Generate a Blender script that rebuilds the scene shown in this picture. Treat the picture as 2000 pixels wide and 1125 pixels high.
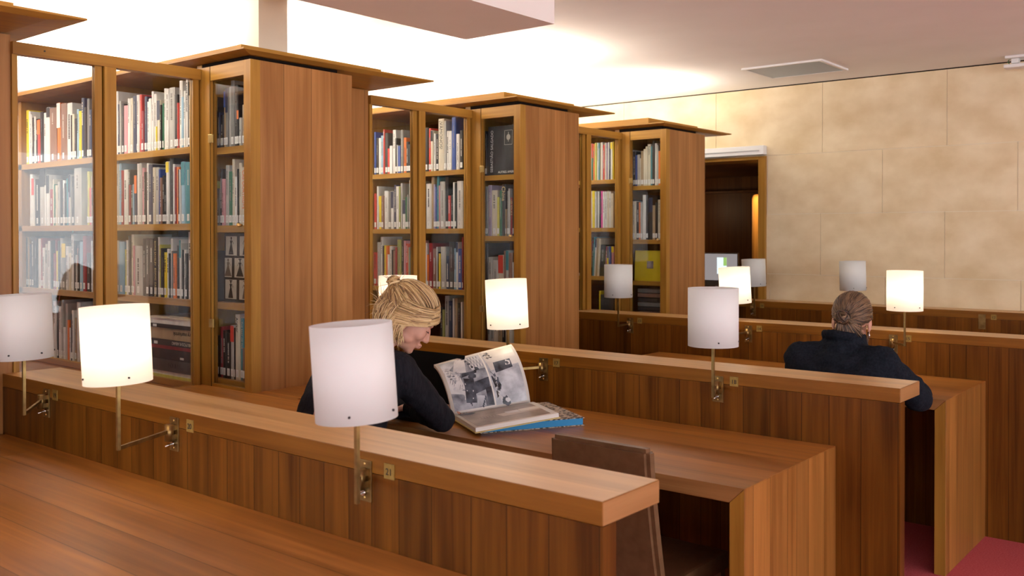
import bpy, bmesh, math, random
from mathutils import Vector, Matrix, Quaternion
for _o in list(bpy.data.objects): bpy.data.objects.remove(_o, do_unlink=True)
S=bpy.context.scene; COL=S.collection
PI=math.pi
# ---------------------------------------------------------------- camera
YAW,PITCH,ROLL,F,CY,CH=0.6866,-0.0095,-0.0014,1845.93,474.9,1.4398
cd=bpy.data.cameras.new('camera'); cam=bpy.data.objects.new('camera',cd); COL.objects.link(cam)
cam.location=(0,0,CH)
fw=Vector((-math.sin(YAW)*math.cos(PITCH),math.cos(YAW)*math.cos(PITCH),math.sin(PITCH)))
cam.rotation_mode='QUATERNION'
q=fw.to_track_quat('-Z','Y'); cam.rotation_quaternion=q@Quaternion((0,0,1),ROLL)
cd.sensor_width=36; cd.lens=F*36/2000; cd.shift_y=-(562.5-CY)/2000; cd.clip_start=0.05
cd.dof.use_dof=True; cd.dof.focus_distance=3.7; cd.dof.aperture_fstop=5.6
S.camera=cam
# ---------------------------------------------------------------- world, exposure
W=bpy.data.worlds.new('world'); S.world=W; W.use_nodes=True
_bg=W.node_tree.nodes['Background']; _bg.inputs[0].default_value=(.93,.96,1.0,1); _bg.inputs[1].default_value=WORLD_STRENGTH=2.5
S.view_settings.view_transform='Standard'; S.view_settings.look='None'; S.view_settings.gamma=1
S.view_settings.use_curve_mapping=False; S.view_settings.exposure=1.1
# ---------------------------------------------------------------- uplights hidden on top of the bookcases
UPLIGHT=70.0
TY=[.51,2.22,3.907,5.429]          # front faces of the four bookcases
CAPY=[(.46,1.57),(2.19,3.25),(3.88,4.82),(5.40,6.37)]
XT=-3.144; G=-3.504; ZT=2.129; ZCAP=2.172; ZCEIL=2.534; YW=6.67
def area(name,loc,sx,sy,power,color,rot=(PI,0,0),parent=None):
    l=bpy.data.lights.new(name,'AREA'); l.shape='RECTANGLE'; l.size=sx; l.size_y=sy; l.energy=power; l.color=color
    o=bpy.data.objects.new(name,l); COL.objects.link(o); o.location=loc; o.rotation_euler=rot
    if parent: o.parent=parent
    return o
for i_,(a,b) in enumerate(CAPY):
    area('uplight',(-5.5 if i_==1 else -5.2,(a+b)/2,2.24),3.3 if i_==1 else 3.6,.55,UPLIGHT*(1,1,.85,.5)[i_],(1,.95,.87))
# ---------------------------------------------------------------- helpers
def tag(o,label=None,cat=None,group=None,kind=None):
    if label: o['label']=label
    if cat: o['category']=cat
    if group: o['group']=group
    if kind: o['kind']=kind
    return o
def empty(name,loc=(0,0,0),rz=0):
    o=bpy.data.objects.new(name,None); COL.objects.link(o); o.location=loc; o.rotation_euler=(0,0,rz); o.empty_display_size=.05
    return o
class MB:
    def __init__(s): s.bm=bmesh.new(); s.mats=[]
    def mi(s,m):
        if m is None: return 0
        if m not in s.mats: s.mats.append(m)
        return s.mats.index(m)
    def box(s,x0,x1,y0,y1,z0,z1,m=None,bev=0):
        i=s.mi(m); vs=[s.bm.verts.new((x,y,z)) for x in (x0,x1) for y in (y0,y1) for z in (z0,z1)]
        fs=[]
        for f in ((0,1,3,2),(4,6,7,5),(0,4,5,1),(2,3,7,6),(0,2,6,4),(1,5,7,3)):
            g=s.bm.faces.new([vs[k] for k in f]); g.material_index=i; fs.append(g)
        if bev:
            es=list({e for g in fs for e in g.edges})
            bmesh.ops.bevel(s.bm,geom=es,offset=bev,segments=2,affect='EDGES',profile=.7)
        return s
    def poly(s,pts,m=None,smooth=False):
        g=s.bm.faces.new([s.bm.verts.new(p) for p in pts]); g.material_index=s.mi(m); g.smooth=smooth; return s
    def prism(s,pts,z0,z1,m=None):
        i=s.mi(m); a=[s.bm.verts.new((p[0],p[1],z0)) for p in pts]; b=[s.bm.verts.new((p[0],p[1],z1)) for p in pts]
        n=len(pts); s.bm.faces.new(a[::-1]).material_index=i; s.bm.faces.new(b).material_index=i
        for k in range(n): s.bm.faces.new([a[k],a[(k+1)%n],b[(k+1)%n],b[k]]).material_index=i
        return s
    def tube(s,pts,r,n=8,m=None,caps=True,radii=None,squash=None):
        i=s.mi(m); pts=[Vector(p) for p in pts]; rings=[]; up=Vector((0,0,1)); N=None
        for k,p in enumerate(pts):
            t=(pts[min(k+1,len(pts)-1)]-pts[max(k-1,0)]).normalized()
            if N is None:
                a=Vector((0,0,1)) if abs(t.z)<.9 else Vector((1,0,0)); N=t.cross(a).normalized()
            else: N=(N-t*N.dot(t)).normalized()
            B=t.cross(N); rr=radii[k] if radii else r
            rings.append([s.bm.verts.new(p+N*math.cos(2*PI*j/n)*rr+B*math.sin(2*PI*j/n)*rr) for j in range(n)])
        for k in range(len(rings)-1):
            for j in range(n):
                g=s.bm.faces.new([rings[k][j],rings[k][(j+1)%n],rings[k+1][(j+1)%n],rings[k+1][j]]); g.material_index=i; g.smooth=True
        if caps:
            s.bm.faces.new(rings[0][::-1]).material_index=i; s.bm.faces.new(rings[-1]).material_index=i
        return s
    def bar(s,p0,p1,w,h,m=None):   # rectangular bar
        i=s.mi(m); p0=Vector(p0); p1=Vector(p1); t=(p1-p0).normalized(); a=Vector((0,0,1)) if abs(t.z)<.9 else Vector((0,1,0))
        N=t.cross(a).normalized(); B=N.cross(t); r=[]
        for p in (p0,p1): r.append([s.bm.verts.new(p+N*w/2*u+B*h/2*v) for u,v in ((-1,-1),(1,-1),(1,1),(-1,1))])
        s.bm.faces.new(r[0][::-1]).material_index=i; s.bm.faces.new(r[1]).material_index=i
        for j in range(4): s.bm.faces.new([r[0][j],r[0][(j+1)%4],r[1][(j+1)%4],r[1][j]]).material_index=i
        return s
    def ell(s,c,r,m=None,rot=None,u=20,v=12,smooth=True):
        i=s.mi(m); M=Matrix.Translation(c)@(rot.to_4x4() if rot else Matrix())@Matrix.Diagonal((r[0],r[1],r[2],1))
        d=bmesh.ops.create_uvsphere(s.bm,u_segments=u,v_segments=v,radius=1,matrix=M)
        for f in {f for w in d['verts'] for f in w.link_faces}: f.material_index=i; f.smooth=smooth
        return s
    def cap(s,p0,r0,p1,r1,m=None,n=16):   # tapered capsule
        p0=Vector(p0); p1=Vector(p1); s.ell(p0,(r0,)*3,m,u=n,v=10); s.ell(p1,(r1,)*3,m,u=n,v=10)
        if (p1-p0).length>1e-5: s.tube([p0,p1],r0,n,m,True,[r0,r1])
        return s
    def build(s,name,mat=None,parent=None,loc=None,rot=None):
        me=bpy.data.meshes.new(name); bmesh.ops.recalc_face_normals(s.bm,faces=s.bm.faces[:]); s.bm.to_mesh(me); s.bm.free()
        if mat is not None and not s.mats: s.mats=[mat]
        for m in s.mats: me.materials.append(m)
        o=bpy.data.objects.new(name,me); COL.objects.link(o)
        if parent: o.parent=parent
        if loc: o.location=loc
        if rot: o.rotation_euler=rot
        return o
def box(name,a,mat,parent=None,bev=0): return MB().box(*a,None,bev).build(name,mat,parent)
def baked(o,mods,mat=None):           # evaluate modifiers into a plain mesh
    for t,kw in mods:
        md=o.modifiers.new(t,t)
        for k,v in kw.items(): setattr(md,k,v)
    dg=bpy.context.evaluated_depsgraph_get(); me=bpy.data.meshes.new_from_object(o.evaluated_get(dg))
    o.modifiers.clear(); old=o.data; o.data=me; bpy.data.meshes.remove(old)
    me.materials.clear()
    if mat: me.materials.append(mat)
    for p in me.polygons: p.use_smooth=True; p.material_index=0
    return o
def text(name,s,size,mat,parent,M,align='LEFT',extrude=.0004,font_w=1.0):
    c=bpy.data.curves.new(name,'FONT'); c.body=s; c.size=size; c.align_x=align; c.extrude=extrude; c.space_character=font_w
    t=bpy.data.objects.new(name,c); COL.objects.link(t)
    bpy.context.view_layer.update()
    me=bpy.data.meshes.new_from_object(t.evaluated_get(bpy.context.evaluated_depsgraph_get())); bpy.data.objects.remove(t)
    o=bpy.data.objects.new(name,me); COL.objects.link(o); me.materials.clear(); me.materials.append(mat)
    o.parent=parent; o.matrix_local=M
    return o
def frame(origin,xd,yd):              # local matrix with text x along xd, up along yd
    xd=Vector(xd).normalized(); yd=Vector(yd).normalized(); z=xd.cross(yd)
    M=Matrix((xd,yd,z)).transposed().to_4x4(); M.translation=Vector(origin); return M
# ---------------------------------------------------------------- materials
def mk(name):
    m=bpy.data.materials.new(name); m.use_nodes=True; nt=m.node_tree; return m,nt,nt.nodes['Principled BSDF']
def simple(name,col,rough=.5,metal=0,spec=.5,emit=0,ecol=None):
    m,nt,b=mk(name); b.inputs['Base Color'].default_value=(*col,1); b.inputs['Roughness'].default_value=rough
    b.inputs['Metallic'].default_value=metal; b.inputs['Specular IOR Level'].default_value=spec
    if emit: b.inputs['Emission Color'].default_value=(*(ecol or col),1); b.inputs['Emission Strength'].default_value=emit
    return m
def noisy(name,c1,c2,scale=(8,8,8),rough=.6,bump=0,spec=.4,detail=4,bscale=None,lo=.3,hi=.7):
    m,nt,b=mk(name); N=nt.nodes; L=nt.links
    tc=N.new('ShaderNodeTexCoord'); mp=N.new('ShaderNodeMapping'); mp.inputs['Scale'].default_value=scale
    nz=N.new('ShaderNodeTexNoise'); nz.inputs['Scale'].default_value=1; nz.inputs['Detail'].default_value=detail
    cr=N.new('ShaderNodeValToRGB'); cr.color_ramp.elements[0].color=(*c1,1); cr.color_ramp.elements[1].color=(*c2,1)
    cr.color_ramp.elements[0].position=lo; cr.color_ramp.elements[1].position=hi
    L.new(tc.outputs['Object'],mp.inputs[0]); L.new(mp.outputs[0],nz.inputs['Vector']); L.new(nz.outputs['Fac'],cr.inputs[0]); L.new(cr.outputs[0],b.inputs['Base Color'])
    b.inputs['Roughness'].default_value=rough; b.inputs['Specular IOR Level'].default_value=spec
    if bump:
        bp=N.new('ShaderNodeBump'); bp.inputs['Strength'].default_value=bump; bp.inputs['Distance'].default_value=.003
        src=nz
        if bscale:
            src=N.new('ShaderNodeTexNoise'); src.inputs['Scale'].default_value=bscale; src.inputs['Detail'].default_value=3; L.new(tc.outputs['Object'],src.inputs['Vector'])
        L.new(src.outputs['Fac'],bp.inputs['Height']); L.new(bp.outputs[0],b.inputs['Normal'])
    return m
AX={'x':0,'y':1,'z':2}
def wood(name,grain='z',plank=None,pw=.1,dark=(.20,.078,.024),light=(.40,.185,.070),rough=.38,var=.35,seed=0.,groove=True,spec=.24,rand=.7):
    m,nt,b=mk(name); N=nt.nodes; L=nt.links
    def math_(op,a,bb=None):
        n=N.new('ShaderNodeMath'); n.operation=op
        for i,v in ((0,a),(1,bb)):
            if v is None: continue
            if hasattr(v,'links') or hasattr(v,'is_linked'): L.new(v,n.inputs[i])
            else: n.inputs[i].default_value=v
        return n.outputs[0]
    tc=N.new('ShaderNodeTexCoord'); sp=N.new('ShaderNodeSeparateXYZ'); L.new(tc.outputs['Object'],sp.inputs[0])
    sc=[34.,34.,34.]; sc[AX[grain]]=1.1
    if plank:
        v=N.new('ShaderNodeTexVoronoi'); v.voronoi_dimensions='1D'; v.inputs['Scale'].default_value=1/pw; v.inputs['Randomness'].default_value=rand
        w=math_('ADD',sp.outputs[AX[plank]],seed); L.new(w,v.inputs['W'])
        ve=N.new('ShaderNodeTexVoronoi'); ve.voronoi_dimensions='1D'; ve.feature='DISTANCE_TO_EDGE'; ve.inputs['Scale'].default_value=1/pw; ve.inputs['Randomness'].default_value=rand; L.new(w,ve.inputs['W'])
        wn=N.new('ShaderNodeTexWhiteNoise'); wn.noise_dimensions='1D'; L.new(v.outputs['W'],wn.inputs['W']); pid=wn.outputs['Value']
    mp=N.new('ShaderNodeMapping'); mp.inputs['Scale'].default_value=sc; L.new(tc.outputs['Object'],mp.inputs[0])
    if plank:
        cb=N.new('ShaderNodeCombineXYZ'); L.new(math_('MULTIPLY',pid,40),cb.inputs[0]); L.new(math_('MULTIPLY',pid,23),cb.inputs[1]); L.new(math_('MULTIPLY',pid,31),cb.inputs[2]); L.new(cb.outputs[0],mp.inputs['Location'])
    else: mp.inputs['Location'].default_value=(seed*7,seed*3,seed*5)
    n1=N.new('ShaderNodeTexNoise'); n1.inputs['Scale'].default_value=1; n1.inputs['Detail'].default_value=5; n1.inputs['Roughness'].default_value=.6; n1.inputs['Distortion'].default_value=.6; L.new(mp.outputs[0],n1.inputs['Vector'])
    mp2=N.new('ShaderNodeVectorMath'); mp2.operation='MULTIPLY'; L.new(mp.outputs[0],mp2.inputs[0]); k=[.16]*3; k[AX[grain]]=.7; mp2.inputs[1].default_value=k
    n2=N.new('ShaderNodeTexNoise'); n2.inputs['Scale'].default_value=1; n2.inputs['Detail'].default_value=2; n2.inputs['Distortion'].default_value=1.2; L.new(mp2.outputs[0],n2.inputs['Vector'])
    f=math_('ADD',math_('MULTIPLY',n1.outputs['Fac'],.55),math_('MULTIPLY',n2.outputs['Fac'],.45))
    cr=N.new('ShaderNodeValToRGB'); cr.color_ramp.elements[0].position=.36; cr.color_ramp.elements[1].position=.66
    cr.color_ramp.elements[0].color=(*dark,1); cr.color_ramp.elements[1].color=(*light,1); L.new(f,cr.inputs[0]); colr=cr.outputs[0]
    if plank:
        mx=N.new('ShaderNodeMix'); mx.data_type='RGBA'; mx.blend_type='MULTIPLY'; mx.inputs[0].default_value=1
        tone=math_('ADD',math_('MULTIPLY',pid,var),1-var*.55); L.new(colr,mx.inputs[6]); L.new(tone,mx.inputs[7]); colr=mx.outputs[2]
        if groove:
            g=math_('GREATER_THAN',ve.outputs['Distance'],.0013/pw*1.0); g2=math_('ADD',math_('MULTIPLY',g,.62),.38)
            mx2=N.new('ShaderNodeMix'); mx2.data_type='RGBA'; mx2.blend_type='MULTIPLY'; mx2.inputs[0].default_value=1; L.new(colr,mx2.inputs[6]); L.new(g2,mx2.inputs[7]); colr=mx2.outputs[2]
    L.new(colr,b.inputs['Base Color'])
    r=math_('ADD',math_('MULTIPLY',f,.22),rough-.11); L.new(r,b.inputs['Roughness']); b.inputs['Specular IOR Level'].default_value=spec
    bp=N.new('ShaderNodeBump'); bp.inputs['Strength'].default_value=.06; bp.inputs['Distance'].default_value=.002; L.new(n1.outputs['Fac'],bp.inputs['Height']); L.new(bp.outputs[0],b.inputs['Normal'])
    return m
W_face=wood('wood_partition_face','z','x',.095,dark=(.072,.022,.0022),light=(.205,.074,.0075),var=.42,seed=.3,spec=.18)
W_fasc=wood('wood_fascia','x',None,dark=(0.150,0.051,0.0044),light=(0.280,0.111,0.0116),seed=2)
W_top=wood('wood_ledge_lit_top','x','y',.095,dark=(.47,.26,.088),light=(.72,.46,.195),var=.12,rough=.33,groove=False,seed=.1,spec=.55)  # same wood as the partitions, painted paler for ceiling light on the tops
W_desk=wood('wood_desk_top','x','y',.13,dark=(.24,.090,.013),light=(.50,.215,.045),var=.28,rough=.34,seed=.4,spec=.42)
W_end=wood('wood_end_panel','z','y',.10,dark=(.18,.066,.012),light=(.36,.152,.034),var=.35,seed=.7)
W_tower=wood('wood_tower_panel','z','y',.125,dark=(.27,.110,.028),light=(.44,.205,.065),var=.20,seed=.05,rand=.35)
W_fz=wood('wood_frame_upright','z',None,dark=(0.270,0.120,0.0165),light=(0.460,0.240,0.0413),seed=1)
W_fx=wood('wood_frame_lengthwise','x',None,dark=(0.300,0.137,0.0193),light=(0.500,0.270,0.0484),seed=3)
W_fy=wood('wood_frame_crosswise','y',None,dark=(0.270,0.118,0.0165),light=(0.460,0.235,0.0401),seed=4)
W_fe=wood('wood_edge','x',None,dark=(.21,.095,.028),light=(.40,.200,.070),seed=6)
W_fec=wood('wood_edge_crosswise','y',None,dark=(.23,.108,.036),light=(.42,.215,.082),seed=8)
W_cap=wood('wood_cornice','y','x',.22,dark=(0.270,0.118,0.0176),light=(0.460,0.230,0.0413),var=.15,groove=False,seed=.2)
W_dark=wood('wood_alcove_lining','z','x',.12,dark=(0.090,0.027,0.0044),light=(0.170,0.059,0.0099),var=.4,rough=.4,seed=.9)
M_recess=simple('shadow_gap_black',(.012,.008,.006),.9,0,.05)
M_ceil=noisy('white_ceiling_plaster',(.83,.83,.81),(.87,.87,.855),(3,3,3),.8)
M_white=simple('white_paint',(.80,.80,.78),.45)
M_stone=noisy('limestone',(.69,.545,.325),(.84,.715,.49),(4.2,4.2,5.5),.82,bump=.25,detail=12,bscale=60,lo=.32,hi=.68)
M_mortar=simple('limestone_mortar',(.80,.71,.55),.9)
M_carpet=noisy('red_carpet',(.50,.085,.095),(.62,.14,.15),(140,140,140),.95,bump=.6,spec=.1)
M_brass=noisy('aged_brass',(.20,.125,.045),(.36,.24,.09),(30,30,30),.36); M_brass.node_tree.nodes['Principled BSDF'].inputs['Metallic'].default_value=.9
M_brassb=simple('bright_brass',(.72,.50,.18),.28,.95)
M_brassp=noisy('plate_brass',(.30,.19,.045),(.42,.28,.075),(60,60,60),.5); M_brassp.node_tree.nodes['Principled BSDF'].inputs['Metallic'].default_value=.6
M_chrome=simple('switch_nickel',(.6,.58,.55),.2,1)
M_leather=noisy('brown_leather',(.120,.060,.025),(.165,.088,.040),(30,30,30),.42,bump=.15,bscale=220)
M_black=simple('black_plastic',(.010,.010,.011),.4)
M_ink=simple('black_ink',(.012,.012,.012),.6)
def glass():
    m=bpy.data.materials.new('clear_glass'); m.use_nodes=True; nt=m.node_tree; N=nt.nodes; L=nt.links; N.clear()
    o=N.new('ShaderNodeOutputMaterial'); mix=N.new('ShaderNodeMixShader'); t=N.new('ShaderNodeBsdfTransparent'); t.inputs[0].default_value=(.97,.985,.98,1)
    g=N.new('ShaderNodeBsdfGlossy'); g.inputs['Roughness'].default_value=.0; lw=N.new('ShaderNodeLayerWeight'); lw.inputs[0].default_value=.5; pw=N.new('ShaderNodeMath'); pw.operation='POWER'; pw.inputs[1].default_value=5; L.new(lw.outputs['Facing'],pw.inputs[0]); fr=N.new('ShaderNodeMath'); fr.operation='MULTIPLY_ADD'; fr.inputs[1].default_value=.96; fr.inputs[2].default_value=.042; L.new(pw.outputs[0],fr.inputs[0])
    L.new(fr.outputs[0],mix.inputs[0]); L.new(t.outputs[0],mix.inputs[1]); L.new(g.outputs[0],mix.inputs[2]); L.new(mix.outputs[0],o.inputs[0]); return m
M_glass=glass()
def shade(name,col,emit,ecol):
    m=bpy.data.materials.new(name); m.use_nodes=True; nt=m.node_tree; N=nt.nodes; L=nt.links; N.clear()
    o=N.new('ShaderNodeOutputMaterial'); mix=N.new('ShaderNodeMixShader'); d=N.new('ShaderNodeBsdfDiffuse'); t=N.new('ShaderNodeBsdfTranslucent')
    d.inputs[0].default_value=(*col,1); t.inputs[0].default_value=(*col,1); mix.inputs[0].default_value=.42
    L.new(d.outputs[0],mix.inputs[1]); L.new(t.outputs[0],mix.inputs[2]); out=mix.outputs[0]
    if emit:
        e=N.new('ShaderNodeEmission'); e.inputs[0].default_value=(*ecol,1); e.inputs[1].default_value=emit
        a=N.new('ShaderNodeAddShader'); L.new(out,a.inputs[0]); L.new(e.outputs[0],a.inputs[1]); out=a.outputs[0]
    L.new(out,o.inputs[0]); return m
M_shade=shade('opal_shade_unlit',(.91,.93,.915),0,None)
M_shadeon=shade('opal_shade_lit',(.90,.88,.84),.17,(1,.80,.58))
M_page=simple('page_edges',(.70,.66,.57),.8)
PAL=dict(W=(.72,.71,.68),C=(.66,.60,.47),G=(.47,.46,.43),g=(.22,.22,.21),K=(.018,.018,.020),D=(.050,.048,.048),N=(.035,.05,.10),B=(.05,.10,.34),L=(.30,.48,.62),
 R=(.62,.060,.045),r=(.30,.030,.040),O=(.78,.19,.035),Y=(.80,.62,.03),y=(.58,.55,.12),T=(.06,.25,.30),E=(.03,.16,.09),e=(.30,.34,.09),P=(.62,.30,.33),p=(.80,.08,.36),V=(.36,.30,.42),M=(.28,.16,.12),m=(.40,.29,.17))
CN=dict(W='white',C='cream',G='light grey',g='grey',K='black',D='charcoal',N='navy',B='blue',L='light blue',R='red',r='dark red',O='orange',Y='yellow',y='lime yellow',T='teal',E='dark green',e='olive green',P='pink',p='magenta',V='lilac',M='brown',m='tan')
CM={k:noisy('book_cloth_'+CN[k].replace(' ','_'),tuple(c*.82 for c in v),tuple(min(1,c*1.12) for c in v),(25,25,6),.45) for k,v in PAL.items()}
# ================================================================ THE ROOM
st=lambda o:tag(o,kind='structure')
st(box('floor',(-9,6,-5,9.2,-.1,0),M_carpet))
st(box('ceiling',(-9,6,-5,YW,ZCEIL,ZCEIL+.1),M_ceil))
# stone wall built block by block around the alcove opening
mb=MB(); OX0,OX1,OZ=-4.35,-3.06,1.996
mb.box(-9,OX0-.05,YW+.004,YW+.25,0,ZCEIL,M_mortar); mb.box(OX1+.05,6,YW+.004,YW+.25,0,ZCEIL,M_mortar); mb.box(OX0-.05,OX1+.05,YW+.004,YW+.25,OZ+.025,ZCEIL,M_mortar)
g=.0022
for ci,(z0,z1) in enumerate(((2.022,2.5285),(1.585,2.022),(1.142,1.585),(.70,1.142),(.26,.70),(0,.26))):
    x=-9.385-( .84 if ci%2 else .42); off={0:-1.742,1:-1.32,2:-1.755,3:-1.30,4:-1.74,5:-1.32}[ci]
    n0=math.floor((-9-off)/.84); x=off+n0*.84
    while x<6:
        a,b=x+g,x+.84-g; segs=[(a,b)]
        if z1<=2.03: segs=[(p,q_) for p,q_ in ((a,min(b,OX0-.05)),(max(a,OX1+.05),b)) if q_-p>.02]
        for p,q_ in segs: mb.box(max(p,-9),min(q_,6),YW,YW+.1,z0+g,z1-g,M_stone)
        x+=.84
mb.box(-9,6,YW-.001,YW+.02,ZCEIL-.007,ZCEIL,M_recess); st(mb.build('wall_back'))
st(box('wall_left',(-9.1,-9,-5,YW,0,ZCEIL),M_ceil))
mb=MB(); M_fw=simple('front_wall_paint',(.50,.44,.38),.7); mb.box(-9,6,-5.1,-5,0,.9,M_fw).box(-9,6,-5.1,-5,2.3,ZCEIL,M_fw)
for x in (-9,-6,-3,0,3): mb.box(x,x+.5,-5.1,-5,.9,2.3,M_fw)
st(mb.build('wall_front'))
# dropped ceiling beam and the column on the first bookcase
st(box('trim_1',(-2.811,-2.323,-1.2,3.11,2.30,ZCEIL),noisy('beam_plaster',(.84,.79,.73),(.88,.83,.78),(3,3,3),.8)))
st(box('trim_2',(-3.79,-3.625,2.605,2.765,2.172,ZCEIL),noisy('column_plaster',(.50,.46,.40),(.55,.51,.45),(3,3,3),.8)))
# alcove behind the stone wall
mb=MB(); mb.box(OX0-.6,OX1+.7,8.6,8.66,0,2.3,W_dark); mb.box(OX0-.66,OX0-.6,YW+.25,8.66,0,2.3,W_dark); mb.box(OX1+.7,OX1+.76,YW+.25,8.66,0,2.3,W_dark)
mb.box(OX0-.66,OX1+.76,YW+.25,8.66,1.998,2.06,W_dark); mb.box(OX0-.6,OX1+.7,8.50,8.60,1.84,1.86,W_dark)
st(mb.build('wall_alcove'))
mb=MB(); mb.box(OX1,OX1+.053,YW-.03,YW+.26,0,OZ+.024,W_fz); mb.box(OX0-.053,OX0,YW-.03,YW+.26,0,OZ+.024,W_fz); mb.box(OX0,OX1,YW-.03,YW+.26,OZ,OZ+.024,W_fx)
st(mb.build('door_1'))
t=tag(empty('blind_housing',(-3.6,YW-.03,2.03)),'white flat blind housing on the stone wall above the wooden doorway','blind housing')
MB().box(-.7,.596,-.030,.028,0,.068,M_white,.004).build('casing',None,t); MB().box(-.68,.56,-.034,-.030,.026,.034,simple('slot_grey',(.45,.45,.44),.6)).build('slot',None,t)
# glowing wooden column inside the alcove with its own lamp
t=tag(empty('wooden_column',(-3.435,7.55,0)),'honey coloured rounded wooden column glowing inside the dark doorway','column')
o=MB().tube([(0,0,0),(0,0,1.74),(0,0,1.765),(0,0,1.775)],.09,28,None,True,[.09,.09,.084,.07]).build('shaft',wood('wood_column','z','x',.03,dark=(.35,.15,.03),light=(.62,.32,.08),var=.3,groove=False),t)
al=bpy.data.lights.new('alcove_fill','POINT'); al.energy=1.5; al.color=(1,.7,.4); al.shadow_soft_size=.1; ao=bpy.data.objects.new('alcove_fill',al); COL.objects.link(ao); ao.location=(-4.6,7.9,1.7)  # unseen fill light, added to lift the dark alcove lining
l=bpy.data.lights.new('alcove_lamp','SPOT'); l.energy=11; l.color=(1,.66,.32); l.spot_size=.9; l.shadow_soft_size=.03
o=bpy.data.objects.new('alcove_lamp',l); COL.objects.link(o); o.location=(-3.52,7.20,1.9); o.rotation_euler=(Vector((-3.435,7.55,1.45))-o.location).to_track_quat('-Z','Y').to_euler()
# ceiling vent
t=tag(empty('ceiling_vent',(-2.525,6.04,ZCEIL)),'square metal air grille with white frame in the ceiling','vent')
mb=MB()
for a in ((-.27,.27,-.235,-.215),(-.27,.27,.215,.235),(-.27,-.25,-.215,.215),(.25,.27,-.215,.215)): mb.box(*a,-.012,0,M_white)
mb.build('frame',None,t); mb=MB(); mb.box(-.25,.25,-.215,.215,-.003,0,simple('vent_back',(.10,.12,.12),.7))
M_slat=simple('vent_slat_metal',(.42,.45,.45),.4,.4)
for i in range(25): mb.box(-.25,.25,-.21+i*.0175,-.2025+i*.0175,-.010,-.004,M_slat)
mb.build('slats',None,t)
# ceiling fixture with a cable at the right edge
t=tag(empty('emergency_light',(-1.30,6.50,ZCEIL)),'small white ceiling fixture with a green cable by the stone wall','ceiling fixture')
MB().box(-.05,.10,-.06,.06,-.016,0,M_white,.004).box(-.02,.02,-.03,.03,-.045,-.016,M_white,.003).build('mount',None,t)
MB().box(-.06,.14,-.045,.045,-.072,-.050,M_white,.006).build('lens',None,t)
MB().tube([(-.035,0,-.012),(-.045,0,-.03),(-.03,0,-.05)],.003,6).build('cable',simple('green_wire',(.03,.16,.05),.5),t)
# ================================================================ PARTITIONS AND DESKS
ZP=.95; TK=.0463; WP=.2028
def partition(y,x1,label,w=WP,x0=G):
    t=tag(empty('desk_partition',(x1,y,0)),label,'partition','long wooden desk partitions')
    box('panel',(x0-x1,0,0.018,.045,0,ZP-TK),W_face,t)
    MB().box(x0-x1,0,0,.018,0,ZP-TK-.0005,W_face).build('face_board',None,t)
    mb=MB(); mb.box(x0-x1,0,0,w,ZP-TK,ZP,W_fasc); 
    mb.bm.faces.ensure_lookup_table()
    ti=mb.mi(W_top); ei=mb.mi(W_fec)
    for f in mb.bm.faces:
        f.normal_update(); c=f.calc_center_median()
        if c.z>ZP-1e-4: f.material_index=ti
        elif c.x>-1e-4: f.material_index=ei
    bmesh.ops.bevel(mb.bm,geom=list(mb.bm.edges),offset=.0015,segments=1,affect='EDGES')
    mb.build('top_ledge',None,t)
    return t
partition(1.4369,-.9645,'nearest long wooden partition, running beneath the three front lamps')
partition(3.0821,-.9411,'wooden partition behind the blonde reader, its number plate reading 18')
partition(4.8909,1.6,'wooden partition in front of the dark-haired reader, running out past the right edge')
partition(6.469,1.6,'low wooden partition standing against the stone wall',w=.2)
ZD=.74
def desk(y,x1,d,label,x0=-2.88):
    t=tag(empty('reading_desk',(x1,y,0)),label,'desk','wooden reading desks')
    def yprism(pts,m,face):      # profile in x,z extruded along y; the front cap gets its own grain
        mb=MB(); i=mb.mi(m); e=mb.mi(face); a=[mb.bm.verts.new((x,-d,z)) for x,z in pts]; b=[mb.bm.verts.new((x,-.001,z)) for x,z in pts]; n=len(pts)
        mb.bm.faces.new(a).material_index=e; mb.bm.faces.new(b[::-1])
        for k in range(n): mb.bm.faces.new([a[k],a[(k+1)%n],b[(k+1)%n],b[k]])
        bmesh.ops.bevel(mb.bm,geom=list(mb.bm.edges),offset=.0010,segments=1,affect='EDGES'); return mb
    T_=.0453
    yprism([(x0-x1,ZD),(-.0003,ZD),(-T_-.0003,ZD-T_),(x0-x1,ZD-T_)],W_desk,W_fe).build('desk_top',None,t)
    yprism([(0,0),(0,ZD-.0003),(-T_,ZD-T_-.0003),(-T_,0)],W_end,W_fz).build('end_panel',None,t)
    MB().box(x0-x1,x0-x1+.04,-d,-.001,0,ZD-.0455,W_end).build('end_panel',None,t)
    return t
desk(1.4369,-1.05,.95,'nearest empty wooden desk surface filling the lower left corner',x0=-3.138)
MB().box(-3.48+1.05,-3.138+1.05-.0002,-.385,-.001,ZD-.0453,ZD,W_desk).build('desk_extension',None,bpy.data.objects['reading_desk'])
desk(3.0821,-1.146,.68,'wooden desk holding the open photo book beside the empty brown chair')
desk(4.8909,-1.101,.68,'wooden desk where the reader in the navy jacket sits')
desk(6.469,-1.101,.68,'rear wooden desk hidden between the last two partitions')
t=tag(empty('low_counter',(-2.62,2.2,0)),'low wooden counter at the foot of the tall planked bookcase end','counter')
MB().prism([(-.87,-.515),(-.02,-.515),(-.02,.05),(-.28,.05),(-.28,.72),(-.87,.72)],.775,.816,W_desk).build('counter_top',None,t); MB().prism([(-.87,-.50),(-.035,-.50),(-.035,.035),(-.295,.035),(-.295,.70),(-.87,.70)],0,.775,W_fz).build('base',None,t)
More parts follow.
